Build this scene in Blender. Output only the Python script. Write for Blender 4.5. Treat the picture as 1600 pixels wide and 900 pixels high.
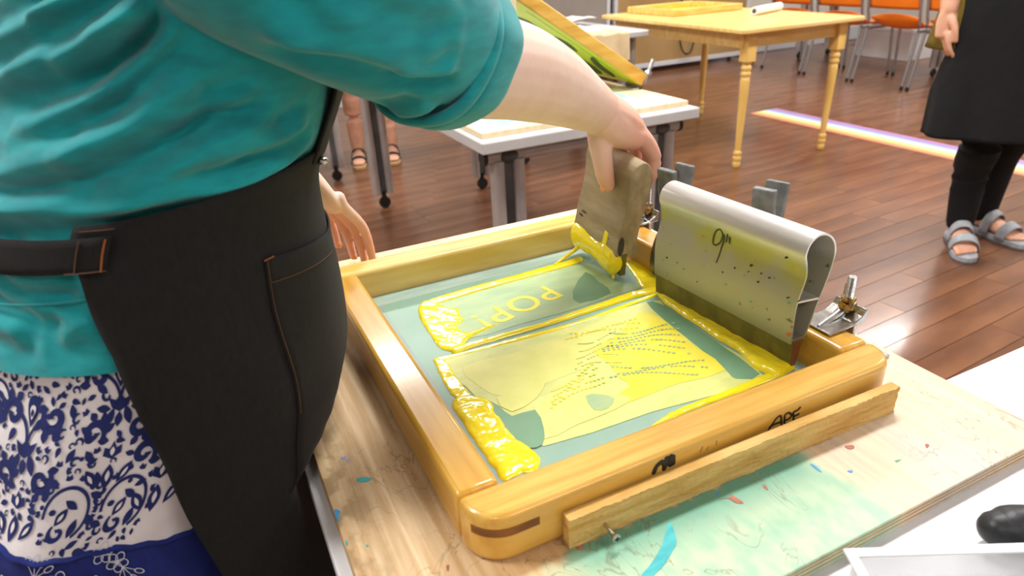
import bpy, bmesh, math, random
import numpy as np
from mathutils import Vector, Matrix, noise
from mathutils.bvhtree import BVHTree
from mathutils.geometry import delaunay_2d_cdt, tessellate_polygon

random.seed(7)
for o in list(bpy.data.objects): bpy.data.objects.remove(o)
SC = bpy.context.scene
COL = SC.collection

# ------------------------------------------------------------------ camera, world, lights, exposure
CAM_LOC = Vector((0, 0, 1.15))
F_PX = 1050.0
CF = Vector((0.37623131, 0.81176834, -0.44663426))   # forward
CR = Vector((0.8965371, -0.44061421, -0.04561077))   # right
CD = Vector((-0.23381878, -0.38326399, -0.8935533))  # down
cam = bpy.data.cameras.new('camera'); camo = bpy.data.objects.new('camera', cam); COL.objects.link(camo)
m3 = Matrix((CR, -CD, -CF)).transposed()
camo.matrix_world = Matrix.Translation(CAM_LOC) @ m3.to_4x4()
cam.sensor_width = 36; cam.lens = 36 * F_PX / 1600
cam.clip_start = .02; cam.clip_end = 60
cam.dof.use_dof = True; cam.dof.focus_distance = .86; cam.dof.aperture_fstop = 6.5
SC.camera = camo
SC.view_settings.view_transform = 'Standard'; SC.view_settings.look = 'None'
SC.view_settings.gamma = 1; SC.view_settings.use_curve_mapping = False
SC.view_settings.exposure = 1.3

w = bpy.data.worlds.new('world'); SC.world = w; w.use_nodes = True
w.node_tree.nodes['Background'].inputs[0].default_value = (1, .98, .95, 1)
w.node_tree.nodes['Background'].inputs[1].default_value = .35

LAMP_SPOTS = [(x, y) for x in (-1.3, 1.2, 3.7, 6.2) for y in (-1.6, 1.2, 4.0)]
for i, (x, y) in enumerate(LAMP_SPOTS):
    l = bpy.data.lights.new('fluorescent_light', 'AREA'); l.shape = 'RECTANGLE'; l.size = 1.15; l.size_y = .3
    l.energy = 9 if y < 0 else 24; l.color = (1, .98, .955)
    lo = bpy.data.objects.new('fluorescent_light', l); COL.objects.link(lo); lo.location = (x, y, 2.88)

def ray(px, py): return CF + CR * ((px - 800) / F_PX) + CD * ((py - 450) / F_PX)
def at(px, py, z):
    """point of the horizontal plane of height z that the photograph shows at a pixel"""
    d = ray(px, py); return CAM_LOC + d * ((z - CAM_LOC.z) / d.z)

# ------------------------------------------------------------------ materials
def lin(c):
    return tuple(((v / 255) / 12.92 if v / 255 <= .04045 else ((v / 255 + .055) / 1.055) ** 2.4) for v in c) + (1,)
MATS = {}
def M(name, c, c2=None, rough=.5, metal=0, scale=(6, 6, 6), detail=3, lo=.35, hi=.65, bump=0, bscale=200, bstretch=(1, 1, 1), coat=0, alpha=1, trans=0, spec=.5, rnd=0, sss=0, sheen=0, ior=1.45):
    if name in MATS: return MATS[name]
    m = bpy.data.materials.new(name); m.use_nodes = True; nt = m.node_tree; b = nt.nodes['Principled BSDF']
    N = nt.nodes.new; L = nt.links.new
    b.inputs['Roughness'].default_value = rough; b.inputs['Metallic'].default_value = metal
    b.inputs['Coat Weight'].default_value = coat; b.inputs['Coat Roughness'].default_value = .12
    b.inputs['Alpha'].default_value = alpha; b.inputs['Transmission Weight'].default_value = trans
    b.inputs['Specular IOR Level'].default_value = spec; b.inputs['IOR'].default_value = ior
    if sss: b.inputs['Subsurface Weight'].default_value = sss; b.inputs['Subsurface Radius'].default_value = (.01, .004, .002)
    if sheen: b.inputs['Sheen Weight'].default_value = sheen; b.inputs['Sheen Roughness'].default_value = .5
    tc = N('ShaderNodeTexCoord')
    out = None
    if c2 is not None:
        mp = N('ShaderNodeMapping'); mp.inputs['Scale'].default_value = scale; L(tc.outputs['Object'], mp.inputs[0])
        n = N('ShaderNodeTexNoise'); n.inputs['Scale'].default_value = 1; n.inputs['Detail'].default_value = detail; L(mp.outputs[0], n.inputs[0])
        r = N('ShaderNodeValToRGB'); e = r.color_ramp.elements
        e[0].position = lo; e[0].color = lin(c); e[1].position = hi; e[1].color = lin(c2)
        L(n.outputs[0], r.inputs[0]); out = r.outputs[0]
    else:
        b.inputs['Base Color'].default_value = lin(c)
    if rnd:
        oi = N('ShaderNodeObjectInfo'); ge = N('ShaderNodeNewGeometry'); ad = N('ShaderNodeMath'); ad.operation = 'ADD'
        L(oi.outputs['Random'], ad.inputs[0]); L(ge.outputs['Random Per Island'], ad.inputs[1])
        fr = N('ShaderNodeMath'); fr.operation = 'FRACT'; L(ad.outputs[0], fr.inputs[0])
        mr = N('ShaderNodeMapRange'); mr.inputs[3].default_value = 1 - rnd; mr.inputs[4].default_value = 1 + rnd; L(fr.outputs[0], mr.inputs[0])
        hs = N('ShaderNodeHueSaturation'); L(mr.outputs[0], hs.inputs['Value']); L(out, hs.inputs['Color']); out = hs.outputs[0]
    if out: L(out, b.inputs['Base Color'])
    if bump:
        mp = N('ShaderNodeMapping'); mp.inputs['Scale'].default_value = tuple(bscale * s for s in bstretch); L(tc.outputs['Object'], mp.inputs[0])
        n = N('ShaderNodeTexNoise'); n.inputs['Scale'].default_value = 1; n.inputs['Detail'].default_value = 4; L(mp.outputs[0], n.inputs[0])
        bp = N('ShaderNodeBump'); bp.inputs['Strength'].default_value = bump; bp.inputs['Distance'].default_value = .002
        L(n.outputs[0], bp.inputs['Height']); L(bp.outputs[0], b.inputs['Normal'])
    MATS[name] = m; return m

M('amber', (194, 140, 40), (216, 168, 70), .32, scale=(90, 7, 40), coat=.5, lo=.3, hi=.7)
M('amber_x', (196, 144, 48), (224, 180, 88), .32, scale=(7, 90, 40), coat=.5, lo=.3, hi=.7)
M('amber_pale', (212, 176, 80), (230, 204, 126), .35, scale=(7, 70, 40), coat=.4)
M('joint_dark', (110, 66, 26), (140, 88, 36), .5, scale=(40, 40, 120))
M('raw_lath', (196, 152, 78), (226, 190, 120), .8, scale=(14, 60, 120), bump=1.0, bscale=60, bstretch=(1.2, 4, 6))
M('ink', (250, 226, 22), (252, 234, 48), .16, scale=(30, 30, 30), coat=.6, bump=.25, bscale=120)
M('ink_film', (222, 224, 122), (232, 231, 134), .42, scale=(30, 30, 30))
M('ink_pale', (204, 214, 130), (226, 228, 138), .42, scale=(24, 60, 30))
M('ink_wash', (156, 186, 142), (178, 200, 144), .42, scale=(18, 50, 30))
M('ink_bright', (240, 226, 62), (244, 232, 84), .4, scale=(40, 40, 30))
M('emulsion', (136, 172, 154), (150, 184, 168), .38, scale=(12, 12, 12), bump=.1, bscale=1500)
M('emulsion_deep', (108, 152, 116), (122, 164, 130), .4, scale=(14, 14, 14))
M('emulsion_tape', (150, 178, 166), (176, 196, 186), .22, scale=(10, 60, 12), coat=.4)
M('emulsion_grey', (138, 158, 156), (150, 170, 166), .4, scale=(14, 14, 14))
M('alu', (170, 168, 162), (188, 186, 180), .38, metal=.85, scale=(30, 8, 30), bump=.08, bscale=400)
M('alu_cut', (196, 192, 182), (210, 206, 196), .45, metal=.7, scale=(60, 60, 60))
M('steel', (172, 172, 172), (200, 200, 198), .25, metal=1, scale=(80, 80, 80), bump=.1, bscale=300)
M('dull_steel', (112, 100, 84), (146, 134, 116), .42, metal=.75, scale=(60, 60, 60))
M('zinc', (176, 178, 182), (214, 214, 214), .32, metal=.8, scale=(120, 120, 120))
M('bronze_nut', (150, 126, 80), (186, 166, 118), .3, metal=1, scale=(100, 100, 100))
M('vinyl_grey', (104, 108, 108), (136, 140, 140), .35, scale=(60, 60, 60))
M('rubber_brown', (112, 66, 34), (134, 82, 44), .6, scale=(40, 40, 40))
M('rubber_olive', (94, 88, 34), (120, 112, 48), .5, scale=(40, 40, 40))
M('hand_wood', (144, 128, 100), (178, 160, 128), .6, scale=(60, 9, 40), bump=.2, bscale=120, bstretch=(3, .4, 3))
M('wood_stain', (46, 44, 46), (70, 66, 64), .6, scale=(60, 40, 60))
M('marker', (26, 24, 22), None, .5)
M('marker_soft', (58, 66, 48), None, .55)
M('paint_orange', (222, 96, 44), None, .5); M('paint_teal', (40, 164, 172), (64, 186, 190), .5, scale=(40, 120, 40))
M('paint_blue', (72, 160, 220), None, .5); M('paint_red', (160, 92, 72), (182, 118, 94), .6, scale=(90, 90, 90)); M('paint_green', (90, 170, 140), None, .5)
M('paint_lilac', (160, 160, 214), None, .5)
M('laminate_white', (222, 222, 225), (228, 228, 231), .35, scale=(4, 4, 4))
M('laminate_grey', (190, 189, 190), (200, 199, 200), .4, scale=(5, 5, 5))
M('edge_grey', (178, 178, 180), (190, 190, 190), .5, scale=(9, 9, 9))
M('tube_grey', (166, 160, 160), (182, 176, 174), .38, metal=.35, scale=(8, 8, 8))
M('slot_dark', (66, 66, 66), (82, 80, 80), .6, scale=(20, 20, 20))
M('black_plastic', (22, 22, 24), (34, 34, 36), .45, scale=(50, 50, 50))
M('black_rubber', (24, 26, 30), (40, 42, 46), .42, scale=(60, 60, 60), bump=.15, bscale=250)
M('clear_tray', (226, 228, 232), None, .12, alpha=.38, coat=.3)
M('tray_rim', (238, 238, 242), None, .2, alpha=.85, coat=.3)
M('label_white', (246, 246, 246), None, .3)
M('teal_shirt', (0, 138, 146), (0, 154, 160), .85, scale=(40, 40, 120), bump=.12, bscale=900, sheen=.25)
M('denim', (15, 15, 15), (23, 22, 22), .9, scale=(260, 260, 90), bump=.25, bscale=1400, sheen=.03)
M('denim_edge', (14, 14, 14), (21, 20, 20), .9, scale=(200, 200, 90), bump=.2, bscale=1200)
M('stitch', (150, 84, 34), None, .8); M('stitch_dim', (92, 66, 46), None, .8)
M('skirt_white', (226, 222, 228), (236, 232, 236), .9, scale=(30, 30, 30), bump=.1, bscale=900)
M('skirt_navy', (20, 34, 104), (28, 44, 122), .9, scale=(60, 60, 20), bump=.15, bscale=700)
M('print_navy', (28, 40, 100), (36, 48, 112), .9, scale=(60, 60, 60))
M('print_white', (206, 210, 226), None, .9)
M('skin', (236, 202, 186), (240, 212, 198), .5, scale=(30, 30, 30), sss=.12, bump=.08, bscale=350)
M('skin_hand', (222, 160, 132), (232, 180, 156), .5, scale=(60, 60, 60), sss=.12, bump=.1, bscale=300)
M('skin_mid', (214, 158, 130), (224, 172, 144), .5, scale=(30, 30, 30), sss=.1)
M('nail', (236, 160, 112), None, .3)
M('hair_brown', (70, 46, 32), (96, 64, 44), .6, scale=(120, 120, 20)); M('eye_white', (235, 232, 228), None, .3); M('eye_dark', (40, 30, 26), None, .3)
M('lip', (190, 110, 100), None, .5)
M('black_cloth', (11, 12, 14), (17, 18, 20), .9, scale=(30, 30, 30), bump=.2, bscale=700)
M('legging', (7, 7, 9), (11, 12, 14), .85, scale=(40, 40, 40))
M('olive_cloth', (96, 80, 16), (112, 92, 22), .9, scale=(30, 30, 30))
M('grey_shorts', (96, 96, 102), (112, 112, 118), .9, scale=(30, 30, 30)); M('white_cloth', (232, 230, 228), (240, 238, 236), .9, scale=(14, 14, 14), bump=.2, bscale=80)
M('sandal_grey', (150, 154, 160), (168, 172, 178), .6, scale=(40, 40, 40)); M('sandal_black', (28, 28, 30), None, .6); M('sole_dark', (96, 96, 96), None, .8); M('cork', (196, 160, 112), None, .8)
M('plank', (92, 58, 40), (134, 90, 62), .33, scale=(2.2, 7, 3), detail=6, lo=.3, hi=.7, rnd=.09, coat=.3, bump=.1, bscale=40, bstretch=(.3, 3, 1))
M('floor_gap', (80, 52, 36), None, .6)
M('wall_paint', (196, 190, 180), (202, 196, 186), .8, scale=(1, 1, 1))
M('ceiling_paint', (214, 212, 208), None, .9)
M('baseboard_grey', (188, 188, 192), None, .5)
M('partition_tan', (146, 116, 72), (160, 130, 84), .8, scale=(3, 3, 3), bump=.1, bscale=200)
M('partition_grey', (128, 120, 112), (138, 130, 122), .8, scale=(3, 3, 3))
M('maple', (226, 184, 104), (238, 202, 130), .4, scale=(5, 40, 20), coat=.2)
M('maple_leg', (222, 178, 92), (234, 194, 112), .35, scale=(20, 20, 4), coat=.2)
M('orange_shell', (240, 118, 22), (246, 130, 34), .4, scale=(8, 8, 8))
M('chrome', (176, 178, 186), None, .25, metal=.9)
M('tan_cloth', (214, 190, 148), (228, 206, 168), .9, scale=(12, 12, 12), bump=.3, bscale=60)
M('yellow_mesh', (206, 208, 20), (222, 222, 40), .45, scale=(6, 6, 6))
M('print_green', (78, 86, 22), None, .6)
M('pale_stick', (208, 190, 160), (220, 204, 176), .6, scale=(30, 30, 6))
M('lamp_housing', (230, 230, 230), None, .5)
M('stringer', (120, 116, 112), None, .6)

def emit(name, c, s):
    m = bpy.data.materials.new(name); m.use_nodes = True; b = m.node_tree.nodes['Principled BSDF']
    b.inputs['Base Color'].default_value = c; b.inputs['Emission Color'].default_value = c; b.inputs['Emission Strength'].default_value = s; MATS[name] = m
emit('tube_glow', (1, .97, .92, 1), 3.0)

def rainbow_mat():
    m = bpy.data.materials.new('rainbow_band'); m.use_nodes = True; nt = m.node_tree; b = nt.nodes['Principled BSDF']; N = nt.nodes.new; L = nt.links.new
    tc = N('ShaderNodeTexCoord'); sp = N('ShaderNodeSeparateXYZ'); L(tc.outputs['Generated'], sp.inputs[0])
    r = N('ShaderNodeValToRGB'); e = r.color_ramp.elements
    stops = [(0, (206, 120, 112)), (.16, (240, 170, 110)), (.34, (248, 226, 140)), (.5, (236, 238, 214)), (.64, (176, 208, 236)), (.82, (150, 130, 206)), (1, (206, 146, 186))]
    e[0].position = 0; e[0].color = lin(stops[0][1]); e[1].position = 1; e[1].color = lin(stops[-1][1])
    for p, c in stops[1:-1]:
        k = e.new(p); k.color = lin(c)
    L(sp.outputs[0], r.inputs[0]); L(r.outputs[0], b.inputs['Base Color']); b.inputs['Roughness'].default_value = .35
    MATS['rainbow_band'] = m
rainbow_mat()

def board_mat():
    m = bpy.data.materials.new('stained_plywood'); m.use_nodes = True; nt = m.node_tree; b = nt.nodes['Principled BSDF']; N = nt.nodes.new; L = nt.links.new
    tc = N('ShaderNodeTexCoord')
    def noi(sc, det=4, dist=0):
        mp = N('ShaderNodeMapping'); mp.inputs['Scale'].default_value = sc; L(tc.outputs['Object'], mp.inputs[0])
        n = N('ShaderNodeTexNoise'); n.inputs['Scale'].default_value = 1; n.inputs['Detail'].default_value = det; n.inputs['Distortion'].default_value = dist; L(mp.outputs[0], n.inputs[0]); return n.outputs[0]
    def mr(v, a, c, lo=0, hi=1):
        k = N('ShaderNodeMapRange'); k.interpolation_type = 'SMOOTHSTEP'; k.inputs[1].default_value = a; k.inputs[2].default_value = c; k.inputs[3].default_value = lo; k.inputs[4].default_value = hi; L(v, k.inputs[0]); return k.outputs[0]
    def mul(a, c, op='MULTIPLY'):
        k = N('ShaderNodeMath'); k.operation = op
        for i, v in enumerate((a, c)):
            if isinstance(v, (int, float)): k.inputs[i].default_value = v
            else: L(v, k.inputs[i])
        return k.outputs[0]
    def mix(f, a, c):
        k = N('ShaderNodeMix'); k.data_type = 'RGBA'; L(f, k.inputs[0])
        for i, v in ((6, a), (7, c)):
            if isinstance(v, tuple): k.inputs[i].default_value = lin(v)
            else: L(v, k.inputs[i])
        return k.outputs[2]
    sp = N('ShaderNodeSeparateXYZ'); L(tc.outputs['Object'], sp.inputs[0]); X, Y = sp.outputs[0], sp.outputs[1]
    grain = noi((110, 6, 20), 5, .6); blot = noi((9, 5, 9), 3); fine = noi((60, 40, 40), 4)
    col = mix(mr(grain, .3, .75), (196, 160, 114), (230, 204, 164))
    col = mix(mul(mr(blot, .5, .72), .55), col, (204, 160, 104))
    # the paler half to the right, the mint ink stain along the near edge
    xr = mul(X, mul(mul(blot, .12), -.06, 'ADD'), 'ADD')
    yr = mul(Y, mul(mul(fine, .03), -.015, 'ADD'), 'ADD')
    col = mix(mul(mr(xr, .20, .55), .55), col, (232, 218, 200))
    g = mul(mul(mr(xr, .15, .26), mr(xr, .475, .455)), mr(yr, .352, .340))
    gcol = mix(mr(fine, .3, .7), (146, 200, 172), (186, 214, 182))
    col = mix(mul(g, .85), col, gcol)
    g2 = mul(mul(mr(yr, .30, .345), mr(yr, .356, .350)), mul(mr(xr, .20, .25), mr(xr, .47, .44)))
    col = mix(mul(g2, .85), col, (78, 152, 130))
    gr = mul(mul(mr(xr, .47, .52), mr(xr, .66, .58)), mul(mr(blot, .4, .6), mr(yr, .38, .33)))
    col = mix(mul(gr, .6), col, (186, 194, 194))
    veins = noi((20, 9, 9), 3, 2.5)
    v = mul(mr(veins, .485, .5), mr(veins, .515, .5)); v2 = mul(v, mr(blot, .46, .6))
    col = mix(mul(v2, .55), col, (118, 104, 72))
    edge = mul(mr(X, .085, .04), mr(fine, .45, .6)); col = mix(mul(edge, .6), col, (146, 118, 80))
    L(col, b.inputs['Base Color']); b.inputs['Roughness'].default_value = .6
    bp = N('ShaderNodeBump'); bp.inputs['Strength'].default_value = .15; bp.inputs['Distance'].default_value = .001; L(grain, bp.inputs['Height']); L(bp.outputs[0], b.inputs['Normal'])
    MATS['stained_plywood'] = m
board_mat()

def squeegee_mat():
    m = bpy.data.materials.new('inked_aluminium'); m.use_nodes = True; nt = m.node_tree; b = nt.nodes['Principled BSDF']; N = nt.nodes.new; L = nt.links.new
    tc = N('ShaderNodeTexCoord'); sp = N('ShaderNodeSeparateXYZ'); L(tc.outputs['Object'], sp.inputs[0])
    n = N('ShaderNodeTexNoise'); n.inputs['Scale'].default_value = 16; n.inputs['Detail'].default_value = 5; L(tc.outputs['Object'], n.inputs[0])
    n2 = N('ShaderNodeTexNoise'); n2.inputs['Scale'].default_value = 90; n2.inputs['Detail'].default_value = 4; L(tc.outputs['Object'], n2.inputs[0])
    def mr(v, a, c, lo=0, hi=1):
        k = N('ShaderNodeMapRange'); k.interpolation_type = 'SMOOTHSTEP'; k.inputs[1].default_value = a; k.inputs[2].default_value = c; k.inputs[3].default_value = lo; k.inputs[4].default_value = hi; L(v, k.inputs[0]); return k.outputs[0]
    def mul(a, c):
        k = N('ShaderNodeMath'); k.operation = 'MULTIPLY'
        for i, v in enumerate((a, c)):
            if isinstance(v, (int, float)): k.inputs[i].default_value = v
            else: L(v, k.inputs[i])
        return k.outputs[0]
    def mix(f, a, c):
        k = N('ShaderNodeMix'); k.data_type = 'RGBA'; L(f, k.inputs[0])
        for i, v in ((6, a), (7, c)):
            if isinstance(v, tuple): k.inputs[i].default_value = lin(v)
            else: L(v, k.inputs[i])
        return k.outputs[2]
    Z = sp.outputs[2]
    dirt_below_lit = mr(Z, .848, .832)  # overhead light on the top put into its colour; ink dirt below
    col = mix(dirt_below_lit, (216, 215, 212), (174, 172, 152))
    col = mix(mul(mul(dirt_below_lit, mr(n.outputs[0], .42, .62)), mul(mr(Z, .785, .825), .75)), col, (180, 178, 76))
    col = mix(mul(mr(n2.outputs[0], .66, .70), mul(dirt_below_lit, .7)), col, (74, 74, 66))
    col = mix(mul(mr(Z, .765, .735), .55), col, (108, 108, 72))
    L(col, b.inputs['Base Color']); b.inputs['Metallic'].default_value = .4
    rg = mr(dirt_below_lit, 0, 1, .34, .5); L(rg, b.inputs['Roughness'])
    MATS['inked_aluminium'] = m
squeegee_mat()

# ------------------------------------------------------------------ mesh helpers: every shape is (verts, faces)
V = Vector
def join(*ms):
    vs, fs = [], []
    for v, f in ms:
        o = len(vs); vs += [tuple(p) for p in v]; fs += [tuple(i + o for i in q) for q in f]
    return vs, fs
def xf(m, mat): return [tuple(mat @ V(p)) for p in m[0]], m[1]
def mv(m, d): return [(p[0] + d[0], p[1] + d[1], p[2] + d[2]) for p in m[0]], m[1]
def box(x0, x1, y0, y1, z0, z1):
    v = [(x, y, z) for z in (z0, z1) for y in (y0, y1) for x in (x0, x1)]
    return v, [(0, 2, 3, 1), (4, 5, 7, 6), (0, 1, 5, 4), (2, 6, 7, 3), (0, 4, 6, 2), (1, 3, 7, 5)]
def prism(poly, z0, z1):
    n = len(poly)
    v = [(x, y, z0) for x, y in poly] + [(x, y, z1) for x, y in poly]
    return v, [tuple(range(n - 1, -1, -1)), tuple(range(n, 2 * n))] + [(i, (i + 1) % n, n + (i + 1) % n, n + i) for i in range(n)]
def yprism(poly, y0, y1):
    """extrude an (x, z) outline along y"""
    v, f = prism([(x, z) for x, z in poly], y0, y1)
    return [(a, c, b) for a, b, c in v], [tuple(reversed(q)) for q in f]
def cr(P, k=6, closed=False):
    P = [V(p) if len(p) > 2 else V((*p, 0)) for p in P]; n = len(P); out = []
    for i in range(n if closed else n - 1):
        g = (lambda j: P[j % n]) if closed else (lambda j: P[min(max(j, 0), n - 1)])
        a, b, c, d = g(i - 1), g(i), g(i + 1), g(i + 2)
        for s in range(k):
            t = s / k
            out.append(.5 * ((2 * b) + (c - a) * t + (2 * a - 5 * b + 4 * c - d) * t * t + (3 * b - a - 3 * c + d) * t ** 3))
    if not closed: out.append(P[-1])
    return out
def loft(path, rad, seg=16, up=(0, 0, 1), k=5, caps=True, round_ends=True):
    """tube along path; rad items r or (r_side, r_up)"""
    rad = [(r, r) if not isinstance(r, tuple) else r for r in rad]
    P = cr(path, k) if k > 1 else [V(p) for p in path]
    Rr = [V((r[0], r[1], 0)) for r in rad]; RR = cr(Rr, k) if k > 1 else Rr
    up = V(up); rings = []
    def frame(t):
        s = up.cross(t)
        if s.length < 1e-4: s = V((1, 0, 0)).cross(t)
        s.normalize(); return s, t.cross(s).normalized()
    n = len(P)
    for i in range(n):
        t = (P[min(i + 1, n - 1)] - P[max(i - 1, 0)]).normalized(); s, u = frame(t)
        rings.append((P[i], s, u, RR[i].x, RR[i].y, t))
    if round_ends:
        p, s, u, a, b, t = rings[0]; r = min(a, b)
        pre = [(p - t * r * math.sin(q), s, u, a * math.cos(q), b * math.cos(q), t) for q in (1.35, .9, .45)]
        p, s, u, a, b, t = rings[-1]; r = min(a, b)
        post = [(p + t * r * math.sin(q), s, u, a * math.cos(q), b * math.cos(q), t) for q in (.45, .9, 1.35)]
        rings = pre + rings + post
    v, f = [], []
    for p, s, u, a, b, t in rings:
        for j in range(seg):
            q = 2 * math.pi * j / seg; v.append(tuple(p + s * (a * math.cos(q)) + u * (b * math.sin(q))))
    for i in range(len(rings) - 1):
        for j in range(seg):
            a = i * seg + j; b = i * seg + (j + 1) % seg; f.append((a, b, b + seg, a + seg))
    if caps:
        f.append(tuple(range(seg - 1, -1, -1))); m = (len(rings) - 1) * seg; f.append(tuple(range(m, m + seg)))
    return v, f
def tube(path, r, seg=10, k=5, round_ends=False): return loft(path, [r] * len(path), seg, k=k, round_ends=round_ends)
def cyl(a, b, r, seg=16): return loft([a, b], [r, r], seg, k=1, round_ends=False)
def lathe(prof, seg=20):
    """(r, z) profile round the z axis"""
    v, f = [], []
    for r, z in prof:
        for j in range(seg): q = 2 * math.pi * j / seg; v.append((r * math.cos(q), r * math.sin(q), z))
    for i in range(len(prof) - 1):
        for j in range(seg): a = i * seg + j; b = i * seg + (j + 1) % seg; f.append((a, b, b + seg, a + seg))
    f.append(tuple(range(seg - 1, -1, -1))); m = (len(prof) - 1) * seg; f.append(tuple(range(m, m + seg)))
    return v, f
def ball(c, r, seg=14, rings=8):
    if not isinstance(r, tuple): r = (r, r, r)
    v, f = lathe([(math.sin(math.pi * (i + .001) / rings) if 0 < i < rings else .02, -math.cos(math.pi * i / rings)) for i in range(rings + 1)], seg)
    return [(c[0] + p[0] * r[0], c[1] + p[1] * r[1], c[2] + p[2] * r[2]) for p in v], f
def grid(nu, nv, fn, closed_u=False):
    v = [tuple(fn(i / (nu if closed_u else nu - 1), j / (nv - 1))) for j in range(nv) for i in range(nu)]
    f = []
    for j in range(nv - 1):
        for i in range(nu if closed_u else nu - 1):
            a = j * nu + i; b = j * nu + (i + 1) % nu; f.append((a, b, b + nu, a + nu))
    return v, f
def stroke(lines, o, u, v, r=.0014, flat=.35, k=5):
    """pen strokes on the plane o + x u + y v"""
    o, u, v = V(o), V(u).normalized(), V(v).normalized(); n = u.cross(v).normalized(); ms = []
    for L in lines:
        P = [o + u * a + v * b for a, b in L]
        ms.append(loft(P, [(r, r)] * len(P), 8, up=n, k=k if len(P) > 2 else 1))
    vs, fs = join(*ms); out = []
    for p in vs:
        h = (V(p) - o).dot(n); out.append(tuple(V(p) - n * h * (1 - flat)))
    return out, fs

def obj(name, m, mat, parent=None, smooth=True, kind=None, label=None, bevel=0, bseg=2, solid=0):
    me = bpy.data.meshes.new(name) if not isinstance(m, bpy.types.Mesh) else m
    if not isinstance(m, bpy.types.Mesh): me.from_pydata([tuple(p) for p in m[0]], [], m[1]); me.update()
    o = bpy.data.objects.new(name, me); COL.objects.link(o)
    if mat: me.materials.append(MATS[mat])
    if smooth: me.polygons.foreach_set('use_smooth', [True] * len(me.polygons))
    if not isinstance(m, bpy.types.Mesh):
        bm = bmesh.new(); bm.from_mesh(me); bmesh.ops.recalc_face_normals(bm, faces=bm.faces); bm.to_mesh(me); bm.free()
    if bevel:
        b = o.modifiers.new('b', 'BEVEL'); b.width = bevel; b.segments = bseg; b.limit_method = 'ANGLE'; b.angle_limit = math.radians(40)
    if solid:
        s = o.modifiers.new('s', 'SOLIDIFY'); s.thickness = abs(solid); s.offset = 1 if solid > 0 else -1
    if smooth and not solid:
        try: me.set_sharp_from_angle(angle=math.radians(42))
        except Exception: pass
    if parent is not None:
        o.parent = parent; o.matrix_parent_inverse = Matrix.Translation(-parent.location)
    if kind: o['kind'] = kind
    if label: o['label'] = label
    return o
def lobj(name, m, mat, parent, **k):
    """part given in its thing's own coordinates"""
    o = obj(name, m, mat, None, **k); o.parent = parent; return o
def tag(o, label, cat, group=None):
    o['label'] = label; o['category'] = cat
    if group: o['group'] = group
    return o
def thing(name, label, cat, loc, rz=0, group=None):
    o = bpy.data.objects.new(name, None); COL.objects.link(o); o.location = loc; o.rotation_euler = (0, 0, rz); o.empty_display_size = .05
    return tag(o, label, cat, group)
def dup(root, loc, rz, label):
    r = root.copy(); COL.objects.link(r); r.location = loc; r.rotation_euler = (0, 0, rz); r['label'] = label
    for ch in list(root.children):
        c = ch.copy(); COL.objects.link(c); c.parent = r
        for g in list(ch.children):
            d = g.copy(); COL.objects.link(d); d.parent = c
    return r
def fuse(ms, voxel, smooth=4):
    """one continuous skin over overlapping closed shapes"""
    me = bpy.data.meshes.new('t'); v, f = join(*ms); me.from_pydata(v, [], f); me.update()
    bm = bmesh.new(); bm.from_mesh(me); bmesh.ops.recalc_face_normals(bm, faces=bm.faces); bm.to_mesh(me); bm.free()
    o = bpy.data.objects.new('t', me); COL.objects.link(o)
    r = o.modifiers.new('r', 'REMESH'); r.mode = 'VOXEL'; r.voxel_size = voxel
    if smooth: s = o.modifiers.new('s', 'SMOOTH'); s.iterations = smooth; s.factor = .5
    dg = bpy.context.evaluated_depsgraph_get(); n = bpy.data.meshes.new_from_object(o.evaluated_get(dg))
    bpy.data.objects.remove(o); bpy.data.meshes.remove(me); n.materials.clear(); return n
def ridges(me, folds, gain=1.0):
    """raise cloth folds: each fold is (height, width, polyline); the lines are first laid onto the cloth"""
    n = len(me.vertices); co = np.empty(n * 3); me.vertices.foreach_get('co', co); co = co.reshape(-1, 3)
    nn = np.empty(n * 3); me.vertex_normals.foreach_get('vector', nn); nn = nn.reshape(-1, 3)
    ed = np.empty(len(me.edges) * 2, dtype=np.int64); me.edges.foreach_get('vertices', ed); ed = ed.reshape(-1, 2)
    def relax(a, it):
        deg = np.bincount(ed.ravel(), minlength=n).astype(float); deg = deg.reshape([-1] + [1] * (a.ndim - 1))
        for _ in range(it):
            b = np.zeros_like(a); np.add.at(b, ed[:, 0], a[ed[:, 1]]); np.add.at(b, ed[:, 1], a[ed[:, 0]]); a = .5 * a + .5 * b / deg
        return a
    nn = relax(nn, 10); nn /= np.linalg.norm(nn, axis=1)[:, None] + 1e-9
    bvh = BVHTree.FromPolygons([V(p) for p in co], [tuple(p.vertices) for p in me.polygons])
    h = np.zeros(n)
    for a, wd, L in folds:
        P = [bvh.find_nearest(p)[0] for p in cr(L, 8)]; m = len(P)
        d = np.full(n, 9.); amp = np.zeros(n)
        for i in range(m - 1):
            A = np.array(P[i]); B = np.array(P[i + 1]); e = B - A
            t = np.clip(((co - A) @ e) / (e @ e + 1e-12), 0, 1); dd = np.linalg.norm(co - A - t[:, None] * e, axis=1); u = (i + t) / (m - 1)
            k = dd < d; d[k] = dd[k]; amp[k] = np.clip(np.minimum(u[k], 1 - u[k]) * 5, 0, 1)
        h += gain * a * amp * (np.exp(-(d / wd) ** 2) - .7 * np.exp(-((d - 2.0 * wd) / wd) ** 2))
    co = co + nn * relax(h, 4)[:, None]; co = relax(co, 6)
    me.vertices.foreach_set('co', co.ravel()); me.update(); return me

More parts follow.
